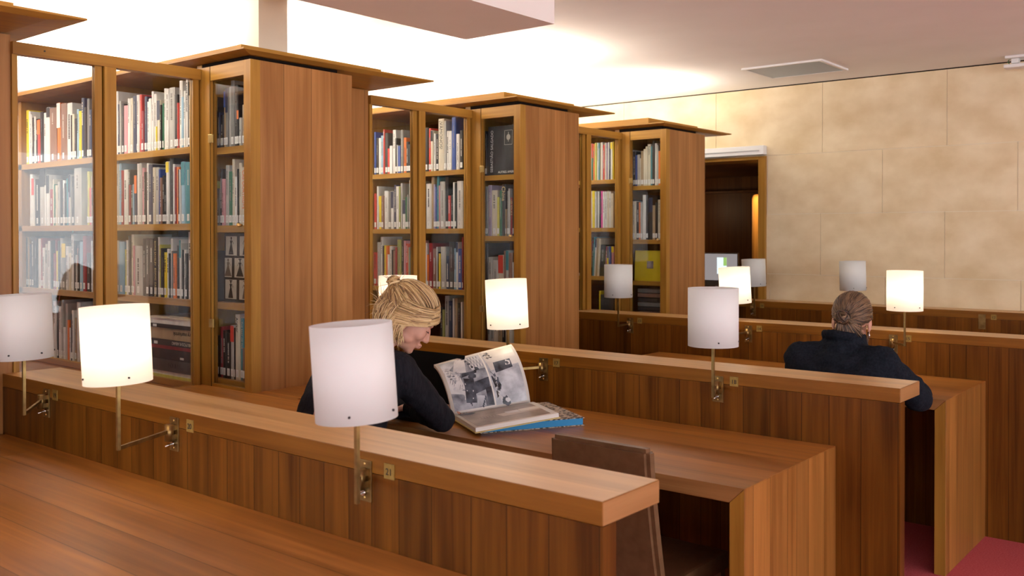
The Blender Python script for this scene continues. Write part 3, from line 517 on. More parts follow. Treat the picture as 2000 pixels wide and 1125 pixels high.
# ================================================================ READING LAMPS
def lamp(py,bx,sx,sy,lean,on,label,group='brass reading lamps with white shades',zs=1.063,arm_z=.895,sc=(.72,.2)):
    t=tag(empty('reading_lamp',(bx,py,0)),label,'lamp',group); ex,ey=sx-bx,sy-py
    MB().box(-.021,.021,-.004,0,.838,.931,M_brass,.001).build('backplate',None,t)
    mb=MB(); mb.box(-.013,.013,-.018,-.004,.898,.912,M_brass); mb.box(-.013,.013,-.018,-.004,.872,.886,M_brass); mb.tube([(0,-.018,.868),(0,-.018,.914)],.0125,16,M_brass)
    for z in (.847,.923): mb.ell((0,-.0045,z),(.0032,.0015,.0032),M_brassb,u=10,v=6)
    mb.build('hinge',None,t)
    MB().tube([(0,-.004,.859),(0,-.011,.859)],.0065,12,M_chrome).tube([(0,-.010,.859),(-.004,-.028,.853)],.0022,8,M_chrome,True,[.0017,.003]).build('switch',None,t)
    base=Vector((0,-.018,arm_z)); e=Vector((ex,ey,arm_z-.002))
    MB().bar(base,e,.0075,.0095,M_brass).build('arm',None,t)
    top=Vector((ex,ey,zs+.015)); MB().bar(e-Vector((0,0,.005)),top,.0085,.0085,M_brass).tube([top,top+Vector((0,0,.05))],.010,12,M_brassb).build('rod',None,t)
    # shade: thin open cylinder leaning slightly
    R,H=.084,.195; mb=MB(); n=48; rr=[]
    for (r,z) in ((R,0),(R,H),(R-.0028,H),(R-.0028,0)): rr.append([mb.bm.verts.new((r*math.cos(2*PI*k/n),r*math.sin(2*PI*k/n),z)) for k in range(n)])
    for a in range(4):
        for k in range(n):
            f=mb.bm.faces.new([rr[a][k],rr[a][(k+1)%n],rr[(a+1)%4][(k+1)%n],rr[(a+1)%4][k]]); f.smooth=a in(0,2)
    s=mb.build('shade',M_shadeon if on else M_shade,t); s.location=(ex,ey,zs); s.rotation_euler=lean_rot(lean)
    for i,an in enumerate(sc+(sc[0]+2.1,)):
        MB().tube([(R*.9*math.cos(an),R*.9*math.sin(an),.018),((R+.003)*math.cos(an),(R+.003)*math.sin(an),.018)],.0026,8,M_ink).build('screw',None,s)
    mb=MB(); 
    for i in range(3): an=sc[0]+i*2.1; mb.bar((0,0,.018),(R*.95*math.cos(an),R*.95*math.sin(an),.018),.004,.003,M_brass)
    mb.build('spider',None,s)
    b=MB().ell((0,0,.085),(.022,.022,.032),simple('bulb_lit',(1,.85,.6),.3,0,.5,6,(1,.78,.48)) if on else simple('bulb_off',(.7,.7,.68),.4)).build('bulb',None,s)
    if on:
        l=bpy.data.lights.new('lamp_light','POINT'); l.energy=LAMPW; l.color=(1,.83,.62); l.shadow_soft_size=.03; lo=bpy.data.objects.new('lamp_light',l); COL.objects.link(lo); lo.parent=s; lo.location=(0,0,.10)
        b.visible_shadow=True
    return t
LAMPW=1.2
def lean_rot(l):   # lean = sideways tilt towards the camera's left, radians
    ax=Vector((-math.sin(YAW),math.cos(YAW),0)); return Quaternion(ax,-l).to_euler()
def an(px): return math.atan2(-math.cos(YAW)+px*math.sin(YAW),math.sin(YAW)+px*math.cos(YAW))
A,B,C_,D_=1.4369,3.0821,4.8909,6.469
lamp(A,-3.165,-2.983,1.285,.035,False,'unlit lamp cut by the left edge of the picture',sc=(an(.0),an(1.9)))
lamp(A,-2.392,-2.310,1.228,.045,True,'lit lamp with a glowing shade beside number plate 20',sc=(an(.85),an(-1.1)))
lamp(A,-1.605,-1.470,1.292,.062,False,'large unlit lamp in front, beside number plate 21',sc=(an(.0),an(2.6)))
lamp(B,-3.150,-3.020,2.893,.0,True,'lit lamp half hidden behind the blonde reader')
lamp(B,-2.358,-2.425,2.932,.045,True,'lit lamp above the open photo book, number plate 17',sc=(an(.7),an(-1.3)))
lamp(B,-1.572,-1.492,2.888,.0,False,'unlit lamp beside number plate 18',sc=(an(.0),an(2.4)))
lamp(C_,-3.080,-3.077,4.752,.0,False,'unlit lamp in front of the farthest glass screen',sc=(an(-.55),an(1.5)))
lamp(C_,-2.310,-2.318,4.750,.055,True,'lit tilted lamp partly behind the unlit one, number plate 14',sc=(an(.7),an(-1.3)))
lamp(C_,-1.528,-1.446,4.800,.0,True,'lit lamp to the right of the dark-haired reader',sc=(an(.55),an(-1.4)))
lamp(D_,-3.020,-2.965,6.370,.035,False,'unlit lamp in front of the wooden doorway frame',sc=(an(.3),an(2.2)))
lamp(D_,-2.255,-2.230,6.300,.025,False,'unlit lamp above the dark-haired reader against the stone wall',sc=(an(-.3),an(1.9)))
t=tag(empty('backplate',(-1.48,D_,0)),'bare brass backplate without a lamp beside number plate 12','backplate'); MB().box(-.021,.021,-.003,0,.838,.931,M_brass,.001).build('plate',None,t)
for py,px,s,w_ in ((A,-3.105,'19','beside the lamp cut by the left edge'),(A,-2.315,'20','beside the nearest lit lamp'),(A,-1.527,'21','beside the large unlit lamp in front'),
 (B,-2.293,'17','right of the raised photo book'),(B,-1.510,'18','beside the unlit lamp on the middle partition'),(C_,-3.013,'13','beside the unlit lamp before the farthest glass screen'),
 (C_,-2.246,'14','beside the bracket left of the dark-haired reader'),(C_,-1.457,'15','behind the rod of the lit lamp at right'),(D_,-2.950,'10','on the rear partition by the doorway frame'),(D_,-1.412,'12','on the rear partition beside the bare backplate')):
    t=MB().box(-.016,.016,-.003,0,.900,.934,M_brassp,.0008).build('number_plate',None); t.location=(px,py,0)
    tag(t,f'small square brass plate reading {s}, {w_}','number plate','brass number plates on the partitions')
    text('number',s,.021,M_ink,t,frame((0,-.0034,.909),(1,0,0),(0,0,1)),'CENTER',.0003)
# ================================================================ CHAIRS
def chair(x,y,label,rz=0):
    t=tag(empty('reading_chair',(x,y,0),rz),label,'chair','brown leather chairs'); w=.168
    mb=MB(); n=10; P=[]
    for i in range(n+1):   # leaning back shell: centre line in (y,z)
        f=i/n; z=.30+f*.548; yy=.085*(1-f)**1.4-.0; P.append((yy,z))
    th=.046; vs=[]
    for i,(yy,z) in enumerate(P):
        ww=w+ .012*(1-i/n)+.0; vs.append([mb.bm.verts.new((sx*ww,yy+dy,z)) for sx,dy in ((-1,0),(1,0),(1,th),(-1,th))])
    for i in range(n):
        for j in range(4): mb.bm.faces.new([vs[i][j],vs[i][(j+1)%4],vs[i+1][(j+1)%4],vs[i+1][j]])
    mb.bm.faces.new(vs[0][::-1]); mb.bm.faces.new(vs[-1])
    bmesh.ops.recalc_face_normals(mb.bm,faces=mb.bm.faces[:]); mb.bm.normal_update()
    bmesh.ops.bevel(mb.bm,geom=[e for e in mb.bm.edges if e.calc_face_angle(0)>.8],offset=.012,segments=4,affect='EDGES')
    b=mb.build('backrest',M_leather,t)
    MB().box(-w-.01,w+.01,.10,.47,.40,.455,M_leather,.012).build('seat',None,t)
    for sx in (-1,1):
        for yy in (.11,.44): MB().box(sx*(w-.01)-.014,sx*(w-.01)+.014,yy-.014,yy+.014,0,.40,M_leather,.003).build('leg',None,t)
    return t
chair(-1.515,2.225,'empty brown leather chair pushed in at the desk with number plate 18')
chair(-2.44,1.78,'brown leather chair the blonde reader sits on')
chair(-1.42,3.50,'brown leather chair the dark-haired reader sits on')
# ================================================================ THINGS ON THE DESK
# blue-edged book with a speckled cover, and the open photo book resting on it
s2=Vector((.5,.866,0)); q2=Vector((.866,-.5,0))
M_speck=noisy('speckled_cover',(.035,.028,.024),(.50,.42,.34),(85,85,85),.5,detail=6,lo=.44,hi=.54)
o=MB().box(-.34,0,0,.40,0,.003,M_speck).box(-.34,0,0,.40,.027,.030,M_speck).box(-.34,-.337,0,.40,.003,.027,M_speck).build('closed_book',None)
o.location=(-1.982,2.834,ZD+.0003); o.rotation_euler=(0,0,math.atan2(q2.y,q2.x)); 
# local x -> q2 ; local +y -> s2 : shift so that it lies back along -s2
for v in o.data.vertices: v.co.y-=.40
tag(o,'closed book with speckled cover and bright blue page edges under the open book','book')
MB().box(-.336,-.004,-.396,-.004,.0032,.0268,simple('blue_page_edges',(.02,.28,.60),.6)).build('pages',None,o)
L=.315; Wp=.275
ob=empty('open_book',(-2.405,2.583,.7515)); tag(ob,'large open book of black and white photographs, one page raised','book')
zax=(q2.cross(s2)); tilt=math.radians(5.6)
sx=(s2*math.cos(tilt)+Vector((0,0,1))*math.sin(tilt)); M3=Matrix((q2,sx,q2.cross(sx))).transposed().to_4x4(); M3.translation=ob.location; ob.matrix_world=M3
# local: x along page width (flat side), y along spine, z up
def flat(u,v,off=0):   # u along spine 0..1, v across 0..1
    x=v*Wp; z=.020*(1-.15*v)-.012*math.exp(-v*14)+off; return Vector((x,u*L,z))
def leaf(u,v,off=0):
    n=24; x=0;z=.010; a0=math.radians(76+10*u); a1=math.radians(4+16*u); k=int(v*n); ds=Wp/n
    for i in range(n):
        if i>=v*n: break
        st_=min(1,v*n-i); a=a0+(a1-a0)*((i+.5)/n)**1.05; x-=math.cos(a)*ds*st_; z+=math.sin(a)*ds*st_
    a=a0+(a1-a0)*v**1.05; nx,nz=math.sin(a),math.cos(a)
    return Vector((x+nx*off,u*L,z+nz*off))
def sheet(fn,u0,u1,v0,v1,off,mat,nu=6,nv=16,mb=None):
    mb=mb or MB(); i=mb.mi(mat); g=[[mb.bm.verts.new(fn(u0+(u1-u0)*a/nu,v0+(v1-v0)*b/nv,off)) for b in range(nv+1)] for a in range(nu+1)]
    for a in range(nu):
        for b in range(nv): f=mb.bm.faces.new([g[a][b],g[a+1][b],g[a+1][b+1],g[a][b+1]]); f.material_index=i; f.smooth=True
    return mb
def block(fn,o0,o1,mat,nv=24):
    mb=MB(); i=mb.mi(mat); nu=4; R=[]
    for off in (o0,o1): R.append([[mb.bm.verts.new(fn(a/nu,b/nv,off)) for b in range(nv+1)] for a in range(nu+1)])
    for t_ in (0,1):
        for a in range(nu):
            for b in range(nv): f=mb.bm.faces.new([R[t_][a][b],R[t_][a+1][b],R[t_][a+1][b+1],R[t_][a][b+1]]); f.smooth=True
    for b in range(nv):
        for a in (0,nu): mb.bm.faces.new([R[0][a][b],R[0][a][b+1],R[1][a][b+1],R[1][a][b]])
    for a in range(nu):
        for b in (0,nv): mb.bm.faces.new([R[0][a][b],R[0][a+1][b],R[1][a+1][b],R[1][a][b]])
    return mb
M_paper=simple('art_paper',(.74,.72,.66),.45)
block(lambda u,v,o:flat(u,v,0) if o>.5 else Vector((v*Wp,u*L,.0035)),0,1,M_paper).build('page_block',None,ob)
MB().box(-.003,Wp+.006,-.004,L+.004,0,.003,simple('cover_yellow',(.60,.50,.18),.5)).build('cover',None,ob)
block(leaf,-.010,0,M_paper).build('raised_pages',None,ob)
block(leaf,-.0135,-.0105,simple('cover_navy',(.02,.03,.07),.4)).build('cover',None,ob)
def photo(name,c1,c2,sc,lo=.35,hi=.65,rough=.35): return noisy(name,c1,c2,sc,rough,detail=7,lo=lo,hi=hi)
P1=photo('photo_light',(.33,.35,.38),(.62,.65,.68),(22,22,22)); P2=photo('photo_mid',(.10,.11,.13),(.42,.45,.49),(18,18,18)); P3=photo('photo_dark',(.015,.018,.024),(.10,.12,.15),(26,26,26)); P4=photo('photo_warm',(.20,.165,.14),(.44,.39,.34),(9,9,9)); P5=photo('photo_pale',(.55,.56,.56),(.75,.75,.74),(14,14,14))
def blob(mb,fn,cu,cv,ru,rv,mat,off,n=18,rot=0,wob=0,sd=1):
    r=random.Random(sd); i=mb.mi(mat); pts=[]
    for k in range(n):
        a=2*PI*k/n; w=1+wob*(r.random()-.5)*2; x=math.cos(a)*ru*w; y=math.sin(a)*rv*w; pts.append(mb.bm.verts.new(fn(cu+x*math.cos(rot)-y*math.sin(rot),cv+x*math.sin(rot)+y*math.cos(rot),off)))
    c=mb.bm.verts.new(fn(cu,cv,off))
    for k in range(n): mb.bm.faces.new([pts[k],pts[(k+1)%n],c]).material_index=i
def quadp(mb,fn,pts,mat,off,sub=5):
    i=mb.mi(mat); a,b,c,d=[Vector(p) for p in pts]; g=[]
    for r in range(sub+1):
        row=[]
        for k in range(sub+1):
            p=(a.lerp(b,k/sub)).lerp(d.lerp(c,k/sub),r/sub); row.append(mb.bm.verts.new(fn(p.x,p.y,off)))
        g.append(row)
    for r in range(sub):
        for k in range(sub): mb.bm.faces.new([g[r][k],g[r][k+1],g[r+1][k+1],g[r+1][k]]).material_index=i
mb=sheet(leaf,.04,.545,.05,.93,.0005,P2)
f1=lambda *a,**k:quadp(mb,leaf,*a,**k)
f1([(.04,.60),(.30,.93),(.04,.93),(.04,.90)],P1,.0009); f1([(.14,.62),(.24,.93),(.36,.93),(.30,.60)],P5,.0009)      # sky wedge
f1([(.04,.30),(.04,.78),(.20,.60),(.24,.25)],P5,.0010)                                                              # rocks
for i in range(22):
    rr_=random.Random(i); blob(mb,leaf,.06+.15*rr_.random(),.32+.38*rr_.random(),.012+.012*rr_.random(),.010+.012*rr_.random(),P1 if i%3 else P2,.0012,8,0,.3,i)
f1([(.38,.62),(.545,.62),(.545,.93),(.36,.93)],P1,.0010)
for i in range(5): blob(mb,leaf,.335+.02*i,.90-.075*i,.018,.022,P3,.0014,10,0,.2,i)                               # dark round windows
f1([(.22,.52),(.42,.56),(.43,.60),(.24,.59)],P3,.0014); blob(mb,leaf,.44,.63,.028,.035,P3,.0014,12,.3,.2,3); blob(mb,leaf,.36,.52,.05,.05,P3,.0014,12,.2,.3,4)
f1([(.20,.14),(.33,.12),(.36,.47),(.24,.50)],P3,.0014)
f1([(.33,.24),(.53,.30),(.545,.46),(.36,.42)],P3,.0013); f1([(.47,.07),(.545,.05),(.545,.32),(.47,.30)],P3,.0013)
for i in range(10):
    rr_=random.Random(40+i); a=.18+.12*rr_.random(); b=.08+.25*rr_.random(); f1([(a,b),(a+.012,b),(a+.04*rr_.random(),b+.12),(a+.04*rr_.random(),b+.12)],P3 if i%3 else P5,.0016,sub=1)
f1([(.33,.06),(.44,.06),(.44,.20),(.35,.22)],P1,.0012); 
for i in range(5): blob(mb,leaf,.40+.012*i,.06+.03*i,.010,.02,P3,.0015,8,0,.3,90+i)
for i in range(26):
    rr_=random.Random(300+i); f1([(.37+.018*(i%9),.66+.09*(i//9)),(.380+.018*(i%9),.66+.09*(i//9)),(.380+.018*(i%9),.72+.09*(i//9)),(.37+.018*(i%9),.72+.09*(i//9))],P2 if i%2 else P5,.0013,sub=1)
for i in range(14):
    rr_=random.Random(400+i); a=.05+.16*rr_.random(); b=.30+.4*rr_.random(); f1([(a,b),(a+.004,b),(a+.03,b+.07),(a+.026,b+.07)],P3,.0014,sub=1)
mb.build('photo_print',None,ob)
mb=sheet(leaf,.565,.965,.04,.95,.0005,P1)
f1([(.60,.55),(.965,.60),(.965,.95),(.565,.95)],photo('photo_haze',(.46,.44,.40),(.66,.64,.60),(6,6,6)),.0008)
for i in range(12):
    rr_=random.Random(60+i); blob(mb,leaf,.64+.05*math.cos(i*.9)*rr_.random(),.84+.06*math.sin(i*1.3),.022,.012,P4 if i%2 else P3,.0011+.00006*i,10,rr_.random()*3,.3,i)
f1([(.65,.50),(.88,.55),(.88,.70),(.66,.68)],P3,.0012); f1([(.80,.60),(.86,.60),(.87,.66),(.82,.69)],P5,.0014); blob(mb,leaf,.83,.63,.018,.03,P3,.0016,8,.3,.3,5)
blob(mb,leaf,.625,.36,.040,.16,P3,.0011,20,.12,.25,8)
for i in range(16):
    rr_=random.Random(80+i); a=.585+.06*rr_.random(); b=.08+.34*rr_.random(); f1([(a,b),(a+.006,b),(a+.05*rr_.random()-.01,b+.11*rr_.random()),(a+.04*rr_.random()-.01,b+.1)],M_ink if i%2 else P5,.0014+.00003*i,sub=1)
blob(mb,leaf,.70,.08,.055,.07,P3,.0012,16,.2,.2,9); blob(mb,leaf,.72,.09,.03,.035,P5,.0014,12,.2,.2,10)
f1([(.74,.05),(.965,.05),(.965,.52),(.76,.50)],P1,.0010)
mb.build('photo_print',None,ob)
mb=sheet(flat,.04,.93,.05,.93,.0006,P4)
f2=lambda *a,**k:quadp(mb,flat,*a,**k)
f2([(.40,.50),(.93,.42),(.93,.62),(.44,.66)],photo('photo_glow',(.50,.45,.38),(.62,.56,.50),(5,5,5)),.0009)
f2([(.52,.44),(.68,.44),(.68,.56),(.52,.56)],P5,.0012); f2([(.69,.43),(.90,.42),(.90,.57),(.69,.56)],M_paper,.0012); blob(mb,flat,.90,.495,.035,.075,M_paper,.0012,14)
for i in range(9): f2([(.18+.035*i,.52),(.183+.035*i,.52),(.183+.035*i,.60-.01*i%.05),(.18+.035*i,.60)],P5,.0012,sub=1)
blob(mb,flat,.14,.18,.10,.09,P3,.0011,16,0,.2,3); f2([(.04,.05),(.93,.05),(.93,.16),(.04,.12)],P2,.0009)
mb.build('photo_print',None,ob)
# black laptop in front of the reader
t=tag(empty('laptop',(-2.655,2.70,ZD+.0003)),'open black laptop half hidden behind the raised photo book','laptop')
MB().box(-.165,.165,-.215,.0,0,.014,M_black,.003).build('base',None,t)
sc_=MB().box(-.165,.165,-.003,.003,0,.215,simple('black_screen',(.004,.004,.004),.7,0,.1),.002).build('screen',None,t); sc_.location=(0,.002,.014); sc_.rotation_euler=(-.20,0,0)
# silver computer in the alcove
t=tag(empty('computer',(-3.72,7.35,0)),'silver desktop computer glowing grey inside the dark doorway','computer')
MB().box(-.165,.165,-.02,0,.995,1.279,simple('brushed_aluminium',(.42,.40,.38),.35,.8),.006).build('case',None,t)
MB().box(-.155,.155,-.0215,-.020,1.045,1.270,simple('screen_glow',(.05,.05,.05),.3,0,.5,.22,(.62,.55,.55))).build('screen',None,t)
MB().box(-.03,.06,-.0225,-.0215,1.10,1.24,simple('page_glow',(.2,.2,.2),.4,0,.5,.55,(.75,.88,.95))).box(.03,.06,-.0235,-.0225,1.17,1.24,simple('map_glow',(.1,.2,.05),.4,0,.5,.35,(.45,.75,.20))).build('window_on_screen',None,t)
MB().box(-.05,.05,-.015,-.001,.90,.994,M_white).box(-.10,.10,-.09,.06,.895,.903,M_white).build('stand',None,t)
t=tag(empty('alcove_desk',(-3.83,7.35,0)),'dark desk carrying the computer inside the doorway','desk'); MB().box(-.6,.25,-.3,.35,.865,.8945,W_dark).build('desk_top',None,t); MB().box(-.6,-.56,-.3,.35,0,.865,W_dark).build('leg',None,t); MB().box(.21,.25,-.3,.35,0,.865,W_dark).build('leg',None,t)
tag(MB().box(-1.87,-1.66,4.26,4.55,0,.006,simple('sheet_white',(.8,.8,.78),.6)).build('papers'),'white papers lying on the desk left of the dark-haired reader','papers').location=(0,0,ZD+.0004)
# ================================================================ PEOPLE
M_skin=noisy('skin',(.50,.25,.17),(.60,.33,.235),(14,14,14),.5,bump=.05); M_skin.node_tree.nodes['Principled BSDF'].inputs['Subsurface Weight'].default_value=.12; M_skin.node_tree.nodes['Principled BSDF'].inputs['Subsurface Radius'].default_value=(.01,.004,.002)
M_lip=simple('lips',(.42,.12,.10),.45)
M_knit=noisy('black_knit',(.006,.006,.009),(.014,.014,.018),(150,150,30),.85,bump=.5,spec=.15)
M_fleece=noisy('navy_fleece',(.006,.008,.012),(.014,.017,.024),(120,120,120),.95,bump=.7,spec=.1)
M_jean=noisy('dark_trousers',(.008,.009,.013),(.016,.018,.026),(90,90,90),.8)
def hair_mats(n,cols): return [simple(f'{n}_{i}',c,.42,0,.5) for i,c in enumerate(cols)]
def head_prims(mb,H):
    R=H.to_3x3().normalized(); sc=H.to_scale()[0]
    def E(c,r,rot=None): mb.ell(H@Vector(c),tuple(x*sc for x in r),None,(R@rot) if rot else R,u=24,v=16)
    def C(a,ra,b,rb): mb.cap(H@Vector(a),ra*sc,H@Vector(b),rb*sc)
    E((0,-.018,.030),(.0735,.0905,.0825)); E((0,.026,-.022),(.060,.060,.080)); E((0,.038,.040),(.060,.046,.052)); E((0,.030,-.070),(.046,.050,.036))
    E((0,.064,-.094),(.022,.018,.016)); C((0,.084,.006),.0075,(0,.101,-.029),.0088); E((0,.100,-.033),(.0105,.009,.0085))
    for s in (-1,1):
        E((s*.010,.093,-.036),(.008,.009,.007)); E((s*.034,.058,-.024),(.026,.026,.026)); E((s*.026,.078,.024),(.024,.011,.008)); E((s*.030,.072,.004),(.0165,.013,.011))
        rot=Matrix.Rotation(s*-.25,3,'Z'); E((s*.074,-.008,-.010),(.0075,.020,.032),rot); E((s*.072,-.002,-.036),(.006,.010,.012),rot); E((s*.043,.018,-.060),(.016,.038,.020))
    E((0,.087,-.057),(.021,.011,.0055)); E((0,.085,-.0685),(.018,.011,.0065))
def hand_prims(mb,w,d,up,side,curl=.5,sp=1):
    """w wrist, d direction, up = back of the hand, side = thumb side"""
    w=Vector(w); d=Vector(d).normalized(); up=Vector(up); up=(up-d*up.dot(d)).normalized(); x=d.cross(up)*side
    c=w+d*.045; R=Matrix((x,d,up)).transposed(); mb.ell(c,(.040,.050,.014),None,R,u=16,v=10)
    for i,(off,l) in enumerate(((.030,.068),(.010,.076),(-.010,.072),(-.029,.057))):
        p=w+d*.082+x*off; dd=(d+x*(off*3*sp)).normalized(); r=.0088-.0006*i; a=0
        for j,f in enumerate((.45,.32,.23)):
            a+=curl*(.35 if j==0 else .55); n_=p+(dd*math.cos(a)-up*math.sin(a))*l*f; mb.cap(p,r,n_,r*.92,n=10); p=n_; r*=.92
    p=w+d*.025+x*.034; a1=p+(d*.6+x*.75-up*.25).normalized()*.036; a2=a1+(d*.9+x*.25-up*.3).normalized()*.030
    mb.cap(p,.0115,a1,.0098,n=10); mb.cap(a1,.0098,a2,.008,n=10)
def person(name,label,H,sh,el,wr,hips,chest,neck,knees,feet,cloth,hairb,hands,extra_cloth=None,th=1.0):
    """H head matrix; sh/el/wr (left,right) joints"""
    mb=MB(); head_prims(mb,H); nb=H@Vector((0,-.030,-.060)); mb.cap(neck,.052,nb,.048)
    mb.cap(hips,.115,chest,.105); mb.cap(chest,.10,neck,.055)
    for i in (0,1):
        mb.cap(chest,.08,sh[i],.045); mb.cap(sh[i],.045,el[i],.036); mb.cap(el[i],.036,wr[i],.024); hand_prims(mb,wr[i],*hands[i])
        hp=Vector(hips)+(Vector(knees[i])-Vector(hips)).cross(Vector((0,0,1))).normalized()*(.085 if i else -.085)*1
        mb.cap(hp,.085,knees[i],.055); mb.cap(knees[i],.055,feet[i],.038); f=Vector(feet[i]); mb.cap(f,.036,f+Vector((0,.14,-.03)),.026)
    body=baked(mb.build(name,M_skin),(('REMESH',dict(mode='VOXEL',voxel_size=.0042)),('SMOOTH',dict(factor=.5,iterations=7))),M_skin); tag(body,label,'person')
    # jacket / sweater
    mb=MB(); hips=Vector(hips); chest=Vector(chest); neck=Vector(neck); ax=(Vector(sh[1])-Vector(sh[0])).normalized()
    for i,s in ((0,-1),(1,1)):
        mb.cap(hips+ax*s*.07,.125,chest+ax*s*.065,.112*th); mb.cap(chest+ax*s*.07,.108*th,Vector(sh[i])-ax*s*.01,.066*th); mb.cap(neck-Vector((0,0,.02))+ax*s*.02,.062,Vector(sh[i])-ax*s*.01,.060*th)
        mb.cap(sh[i],.065*th,el[i],.050*th); mb.cap(el[i],.051*th,wr[i],.036*th)
    mb.cap(chest,.115*th,neck-Vector((0,0,.035)),.07)
    if extra_cloth: extra_cloth(mb)
    tx=bpy.data.textures.new('cloth_folds','CLOUDS'); tx.noise_scale=.075 if th>1 else .06; tx.noise_depth=2
    cl=baked(mb.build('jacket' if th>1 else 'sweater',cloth,body),(('REMESH',dict(mode='VOXEL',voxel_size=.007)),('SMOOTH',dict(factor=.6,iterations=9)),('DISPLACE',dict(texture=tx,strength=.030 if th>1 else .016,mid_level=.5,texture_coords='LOCAL')),('SMOOTH',dict(factor=.5,iterations=2))),cloth)
    mb=MB()
    for i in (0,1):
        hp=hips+ax*(.09 if i else -.09); mb.cap(hp,.105,knees[i],.068); mb.cap(knees[i],.068,Vector(feet[i])+Vector((0,0,.03)),.055)
    baked(mb.build('trousers',M_jean,body),(('REMESH',dict(mode='VOXEL',voxel_size=.010)),('SMOOTH',dict(factor=.5,iterations=4))),M_jean)
    for i in (0,1):
        f=Vector(feet[i]); MB().ell(f+Vector((0,.07,-.022)),(.045,.13,.035),M_black).build('shoe',None,body)
    return body
def head_matrix(c,az,pitch,roll=0):
    az=math.radians(az); p=math.radians(pitch)
    Fv=Vector((math.cos(az)*math.cos(p),math.sin(az)*math.cos(p),-math.sin(p))); X=Fv.cross(Vector((0,0,1))).normalized(); U=X.cross(Fv)
    M=Matrix((X,Fv,U)).transposed()@Matrix.Rotation(roll,3,'Y'); M=M.to_4x4()@Matrix.Scale(.955,4); M.translation=Vector(c); return M
HC=Vector((0,-.018,.030)); HR=Vector((.0770,.0960,.0880))
def scalp(d,k=1.0): d=d.normalized(); return HC+Vector((d.x*HR.x,d.y*HR.y,d.z*HR.z))*k
def hairdo(parent,H,mats,bun,bunr,seed,n,hairline,loose=0,lift=.006,messy=False):
    r=random.Random(seed); bd=(Vector(bun)-HC); bdir=Vector((bd.x/HR.x,bd.y/HR.y,bd.z/HR.z)).normalized()
    # base cap
    mb=MB(); mb.ell((0,0,0),(1,1,1),None,None,48,32)
    dl=[v for v in mb.bm.verts if not hairline(v.co)]
    bmesh.ops.delete(mb.bm,geom=dl,context='VERTS')
    for v in mb.bm.verts: v.co=scalp(v.co,.985+(.085*max(0,v.co.y)**1.5 if messy else 0))
    for f in mb.bm.faces: f.smooth=True
    base=mb.build('hair_base',mats[0],parent); base.matrix_local=parent.matrix_world.inverted()@H
    mb=[MB() for _ in mats]; 
    # swept strands from hairline to the knot
    pts=[]
    while len(pts)<n:
        v=Vector((r.gauss(0,1),r.gauss(0,1),r.gauss(0,1))).normalized()
        if hairline(v) and (r.random()<.9 or edge(v,hairline)): pts.append(v)
    for v in pts:
        k=r.randrange(len(mats)); P=[]; h=r.random()**1.5; st_=13; ph0=r.gauss(0,.35); ph1=r.random()*6; wob=r.random()*.0022
        for i in range(st_+1):
            f=i/st_; d=v.slerp(bdir,f) if v.angle(bdir)<3.05 else v
            lf=lift*(h*.9+.25)*math.sin(min(1,f*1.15)*PI)**.6 if f<.87 else lift*(1-f)*2
            wv=.0045*math.sin(f*PI)*math.sin(v.x*9+v.y*7+f*5+ph0)+wob*math.sin(f*9+ph1)*math.sin(f*PI)
            tn=d.cross(bdir); tn=tn.normalized() if tn.length>1e-4 else Vector((1,0,0))
            p=scalp(d,1.0+(.085*max(0,d.y)**1.5 if messy else 0))+d*(lf+.0015)+tn*wv
            if f>.85: p=p.lerp(Vector(bun),(f-.85)/.15*.5)
            P.append(p)
        rad=[.0006+.0009*math.sin(min(1,(i/st_)*1.0+.12)*PI)**.5 if i<st_ else .001 for i in range(st_+1)]
        mb[k].tube(P,.002,5,None,True,rad)
    # knot: loops of strands
    for i in range(54):
        k=r.randrange(len(mats)); ax=Vector((r.gauss(0,.62),-1+r.gauss(0,.2),r.gauss(0,.62))).normalized() if not messy else Vector((r.gauss(0,1),r.gauss(0,1),r.gauss(0,1))).normalized()
        a=ax.orthogonal().normalized(); b=ax.cross(a); rr=bunr*(.35+.65*r.random()); rr*=1+(.25 if i%9==0 else 0); c=Vector(bun)+ax*bunr*.35*r.gauss(0,1)*.6+Vector((0,-bunr*.35,0)); ph=r.random()*6; P=[c+(a*math.cos(ph+t_*.5)+b*math.sin(ph+t_*.5)*.9)*rr*(1+.08*math.sin(t_)) for t_ in range(11)]
        mb[k].tube(P,.0024,6,None,True,[.0012+.0030*math.sin(PI*(j+.3)/10.6) for j in range(11)])
    return mb,r,base
def edge(v,hl):
    return any(not hl((v+Vector(o)*.25).normalized()) for o in ((1,0,0),(-1,0,0),(0,1,0),(0,0,1),(0,0,-1)))
def finish(parts,mats,parent,H):
    Mi=parent.matrix_world.inverted()@H
    big=MB()
    for m,p in zip(mats,parts):
        me=bpy.data.meshes.new('t'); p.bm.to_mesh(me); i=big.mi(m); n0=len(big.bm.faces); big.bm.from_mesh(me); big.bm.faces.ensure_lookup_table()
        for f in big.bm.faces[n0:]: f.material_index=i; f.smooth=True
        p.bm.free(); bpy.data.meshes.remove(me)
    o=big.build('hair',None,parent); o.matrix_local=Mi; return o
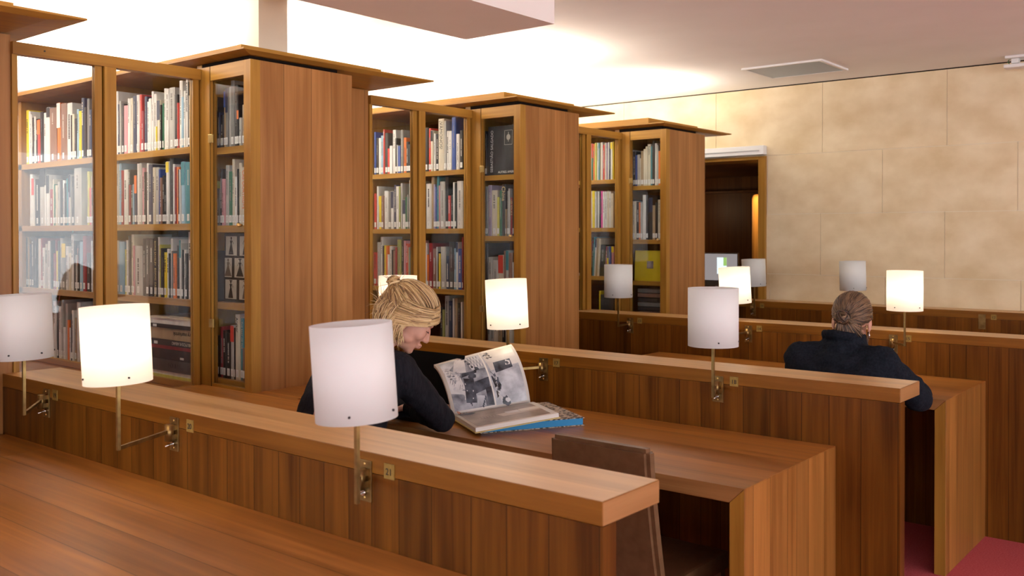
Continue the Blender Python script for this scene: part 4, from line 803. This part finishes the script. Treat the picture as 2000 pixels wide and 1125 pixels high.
# ---- blonde reader, in profile
H1=head_matrix((-2.335,2.290,1.152),46,36,0)
b1=person('person','person with a loose blonde knot and black sweater leaning over the open photo book',H1,
  sh=((-2.585,2.16,.985),(-2.285,2.185,.995)),el=((-2.60,2.36,.80),(-2.262,2.375,.80)),wr=((-2.52,2.56,.785),(-2.485,2.445,.80)),
  hips=(-2.44,1.98,.56),chest=(-2.445,2.10,.87),neck=(-2.425,2.17,1.015),knees=((-2.58,2.44,.55),(-2.36,2.44,.55)),feet=((-2.58,2.46,.085),(-2.36,2.46,.085)),cloth=M_knit,hairb=None,
  hands=(((.75,.55,0),(0,0,1),1,.6),((-.9,.35,-.05),(0,0,1),-1,.6)),th=.93)
HB1=hair_mats('blonde',[(.33,.20,.075),(.48,.31,.13),(.60,.42,.19),(.18,.10,.042),(.68,.50,.26)])
def hl1(v): return (v.z>.17) if v.y>.50 else ((v.z>-.22) if v.y>.02 else v.z>-.80)
parts,r,base=hairdo(b1,H1,HB1,(0,-.112,.074),.025,3,1900,hl1,lift=.012,messy=True)
# loose locks: side and nape, hanging under gravity
g1=(H1.to_3x3().normalized().transposed()@Vector((0,0,-1))).normalized()
def lock(k,st0,dirs,L_,ph,wob,rad): 
    P=[]; p=Vector(st0)
    for j in range(11):
        f=j/10; P.append(p+Vector((wob*math.sin(f*5+ph)*f,wob*math.cos(f*6+ph)*f,0))); p=p+(dirs.lerp(g1,min(1,f*1.6)).normalized())*L_/10
    parts[k].tube(P,.002,5,None,True,[rad*(.55+.6*math.sin(PI*(j+.5)/11)) for j in range(11)])
for i in range(200):
    s=1 if i%3 else -1; a=r.random()
    lock(r.randrange(5),scalp(Vector((s*.95,-.12-.65*a,.15-.45*r.random())),1.05),Vector((s*.12,-.25-.3*a,-.9)),.065+.045*r.random(),i*.17,.007,.0013)
def catmull(C,n):
    C=[C[0]*2-C[1]]+C+[C[-1]*2-C[-2]]; out=[]
    for k in range(1,len(C)-2):
        for q_ in range(n):
            t_=q_/n; a,b,c,d=C[k-1],C[k],C[k+1],C[k+2]; out.append(.5*((2*b)+(c-a)*t_+(2*a-5*b+4*c-d)*t_*t_+(3*b-a-3*c+d)*t_**3))
    return out+[C[-2]]
for i in range(620):   # fringe swept forward over the brow and back above the ear
    s=1 if i%4 else -1; u=r.random(); w_=r.gauss(0,.006); h=.060*u**1.6-.009; o_=r.random()*.006
    C=[Vector((s*(.002+.02*u),.078-max(0,h)*.75,.078+h*.85)),Vector((s*(.022+.012*u),.090+o_-max(0,h)*.62,.056+h*.9)),Vector((s*(.046+w_),.082+o_-max(0,h)*.55,.044+h*.95)),Vector((s*(.070+o_*.6-h*.12),.062+o_*.5-h*.2,.026+h*1.1)),Vector((s*(.082+o_),.026,.004+h*1.3)),Vector((s*(.085+o_),-.022,-.014+h*1.3+w_)),Vector((s*(.078+o_),-.060,-.030+h*1.5+w_))]
    if i%4==0: C[-2:]=[Vector((s*.086,-.004,-.040+w_)),Vector((s*.078,-.002+.01*u,-.090+.02*u))]
    P=catmull(C,3); n_=len(P); parts[r.randrange(5)].tube(P,.002,5,None,True,[.0006+.0008*math.sin(PI*(q_+.5)/n_) for q_ in range(n_)])
for i in range(420):
    x=r.uniform(-1,1); b_=r.random(); lock(r.randrange(5),scalp(Vector((x*.9,-.95+.3*abs(x),.1-.75*b_)),1.05),Vector((x*.1,-.45,-.8)),.07+.05*r.random()-.03*b_,i*.21,.008,.0013)
for i in range(170):  # locks hanging past the ear towards the jaw
    s=1 if i%3 else -1; a=r.random(); lock(r.randrange(5),Vector((s*(.083+.005*r.random()),.004-.060*a,-.012-.015*r.random())),Vector((s*.1,-.15,-1)),.052+.034*r.random(),i*.19,.006,.0012)
for i in range(90):   # flyaways around the knot and nape
    k=r.randrange(5); d=Vector((r.gauss(0,.5),-1,r.gauss(.3,.7))).normalized(); p=Vector((0,-.100,.075)) if i<28 else Vector((r.uniform(-.05,.05),-.10,-.01)); c=Vector((r.gauss(0,1),r.gauss(0,1),r.gauss(0,1)))*.030; l_=.012+.028*r.random()
    parts[k].tube([p+d*l_*j/6+c*(j/6)**2 for j in range(7)],.0006,4,None,True,[.0007]*6+[.0003])
finish(parts,HB1,b1,H1)
mb=MB()
for s in (-1,1):
    mb.tube([(s*.012,.0925,.031),(s*.028,.0915,.036),(s*.044,.080,.031)],.0022,6,None,True,[.0012,.0024,.001])
o=mb.build('eyebrows',simple('brow_brown',(.16,.085,.04),.7),b1); o.matrix_local=b1.matrix_world.inverted()@H1
mb=MB()
for s in (-1,1): mb.tube([(s*.017,.0835,.000),(s*.030,.0875,-.003),(s*.044,.076,-.001)],.0013,6)
o=mb.build('eyelashes',simple('lash_dark',(.03,.02,.015),.6),b1); o.matrix_local=b1.matrix_world.inverted()@H1
mb=MB(); mb.ell((0,.0885,-.0580),(.0185,.0070,.0042)).ell((0,.0870,-.0670),(.0155,.0070,.0048)); o=mb.build('lips',M_lip,b1); o.matrix_local=b1.matrix_world.inverted()@H1
# ---- dark-haired reader seen from behind
H2=head_matrix((-1.387,3.905,1.078),108,30,.06)
def collar(mb):
    c=Vector((-1.398,3.845,.985)); mb.ell((-1.40,3.832,.968),(.084,.076,.052)); mb.ell((-1.40,3.80,.90),(.17,.085,.075))
    for i in range(24):
        a=2*PI*i/24; a2=2*PI*(i+1)/24
        f=lambda t_,h,rr: c+Vector((math.cos(t_)*.076*rr,math.sin(t_)*.070*rr,h-.014*math.sin(t_)*(h>.01)))
        mb.cap(f(a,0,1.05),.015,f(a2,0,1.05),.015,n=8); mb.cap(f(a,.028,1.0),.011,f(a2,.028,1.0),.011,n=8); mb.cap(f(a,.045,1.03),.009,f(a2,.045,1.03),.009,n=8)
b2=person('person','person with brown hair in a low knot and navy fleece jacket reading with back turned',H2,
  sh=((-1.565,3.80,.925),(-1.232,3.815,.925)),el=((-1.66,4.02,.80),(-1.140,3.965,.78)),wr=((-1.52,4.24,.785),(-1.225,4.235,.79)),
  hips=(-1.42,3.70,.56),chest=(-1.41,3.77,.80),neck=(-1.402,3.835,.965),knees=((-1.56,4.12,.55),(-1.38,4.12,.55)),feet=((-1.60,4.10,.085),(-1.46,4.10,.085)),cloth=M_fleece,hairb=None,
  hands=(((.6,.8,0),(0,0,1),1,.5),((-.6,.8,0),(0,0,1),-1,.5)),extra_cloth=collar,th=1.04)
HB2=hair_mats('brown_hair',[(.070,.038,.018),(.125,.073,.036),(.18,.108,.055),(.038,.020,.011),(.25,.155,.082)])
def hl2(v): return (v.y<.35 and v.z>-.92) and not (v.y>.02 and v.z<.10) and not (v.y>-.25 and v.z<-.45) or (v.z>.5 and v.y<.85)
parts,r,base=hairdo(b2,H2,HB2,(-.032,-.128,-.050),.032,5,1700,hl2,lift=.006)
for i in range(36):
    k=r.randrange(5); s=1 if i%4 else -1; st0=Vector((s*.070,.018+.02*r.random(),.0)); L_=.06+.06*r.random()
    parts[k].tube([st0+Vector((s*.004*math.sin(j),.006*math.sin(j*.7+i),-L_*j/7)) for j in range(8)],.0008,4,None,True,[.0010]*7+[.0004])
for i in range(520):  # nape hair swept up into the knot
    k=r.randrange(5); x=r.uniform(-.062,.056); z0=-.055-.050*r.random()-.012*(x<0); y0=-.074+.7*abs(x)**1.4
    a=Vector((x,y0-.004-.004*r.random(),z0)); b=Vector((-.032+.35*(x+.032)+r.gauss(0,.004),-.112,-.060)); m_=(a+b)/2+Vector((r.gauss(0,.003),-.012,-.006))
    P=[a.lerp(m_,q_/6).lerp(m_.lerp(b,q_/6),q_/6) for q_ in range(7)]; parts[k].tube(P,.002,5,None,True,[.0005]+[.0013]*5+[.0010])
for i in range(12):
    k=r.randrange(5); x=r.uniform(-.06,.06); st0=Vector((x,-.075,-.045)); L_=.03+.035*r.random()
    parts[k].tube([st0+Vector((0,-.01*math.sin(j/3)+.002*math.sin(i),-L_*j/6)) for j in range(7)],.0008,4,None,True,[.0014]*6+[.0004])
finish(parts,HB2,b2,H2)
mb=MB(); mb.tube([(.076,-.004+.018*math.cos(2*PI*i/20),-.060+.018*math.sin(2*PI*i/20)) for i in range(21)],.0013,6)
o=mb.build('hoop_earring',simple('silver_hoop',(.75,.70,.62),.2,1),b2); o.matrix_local=b2.matrix_world.inverted()@H2
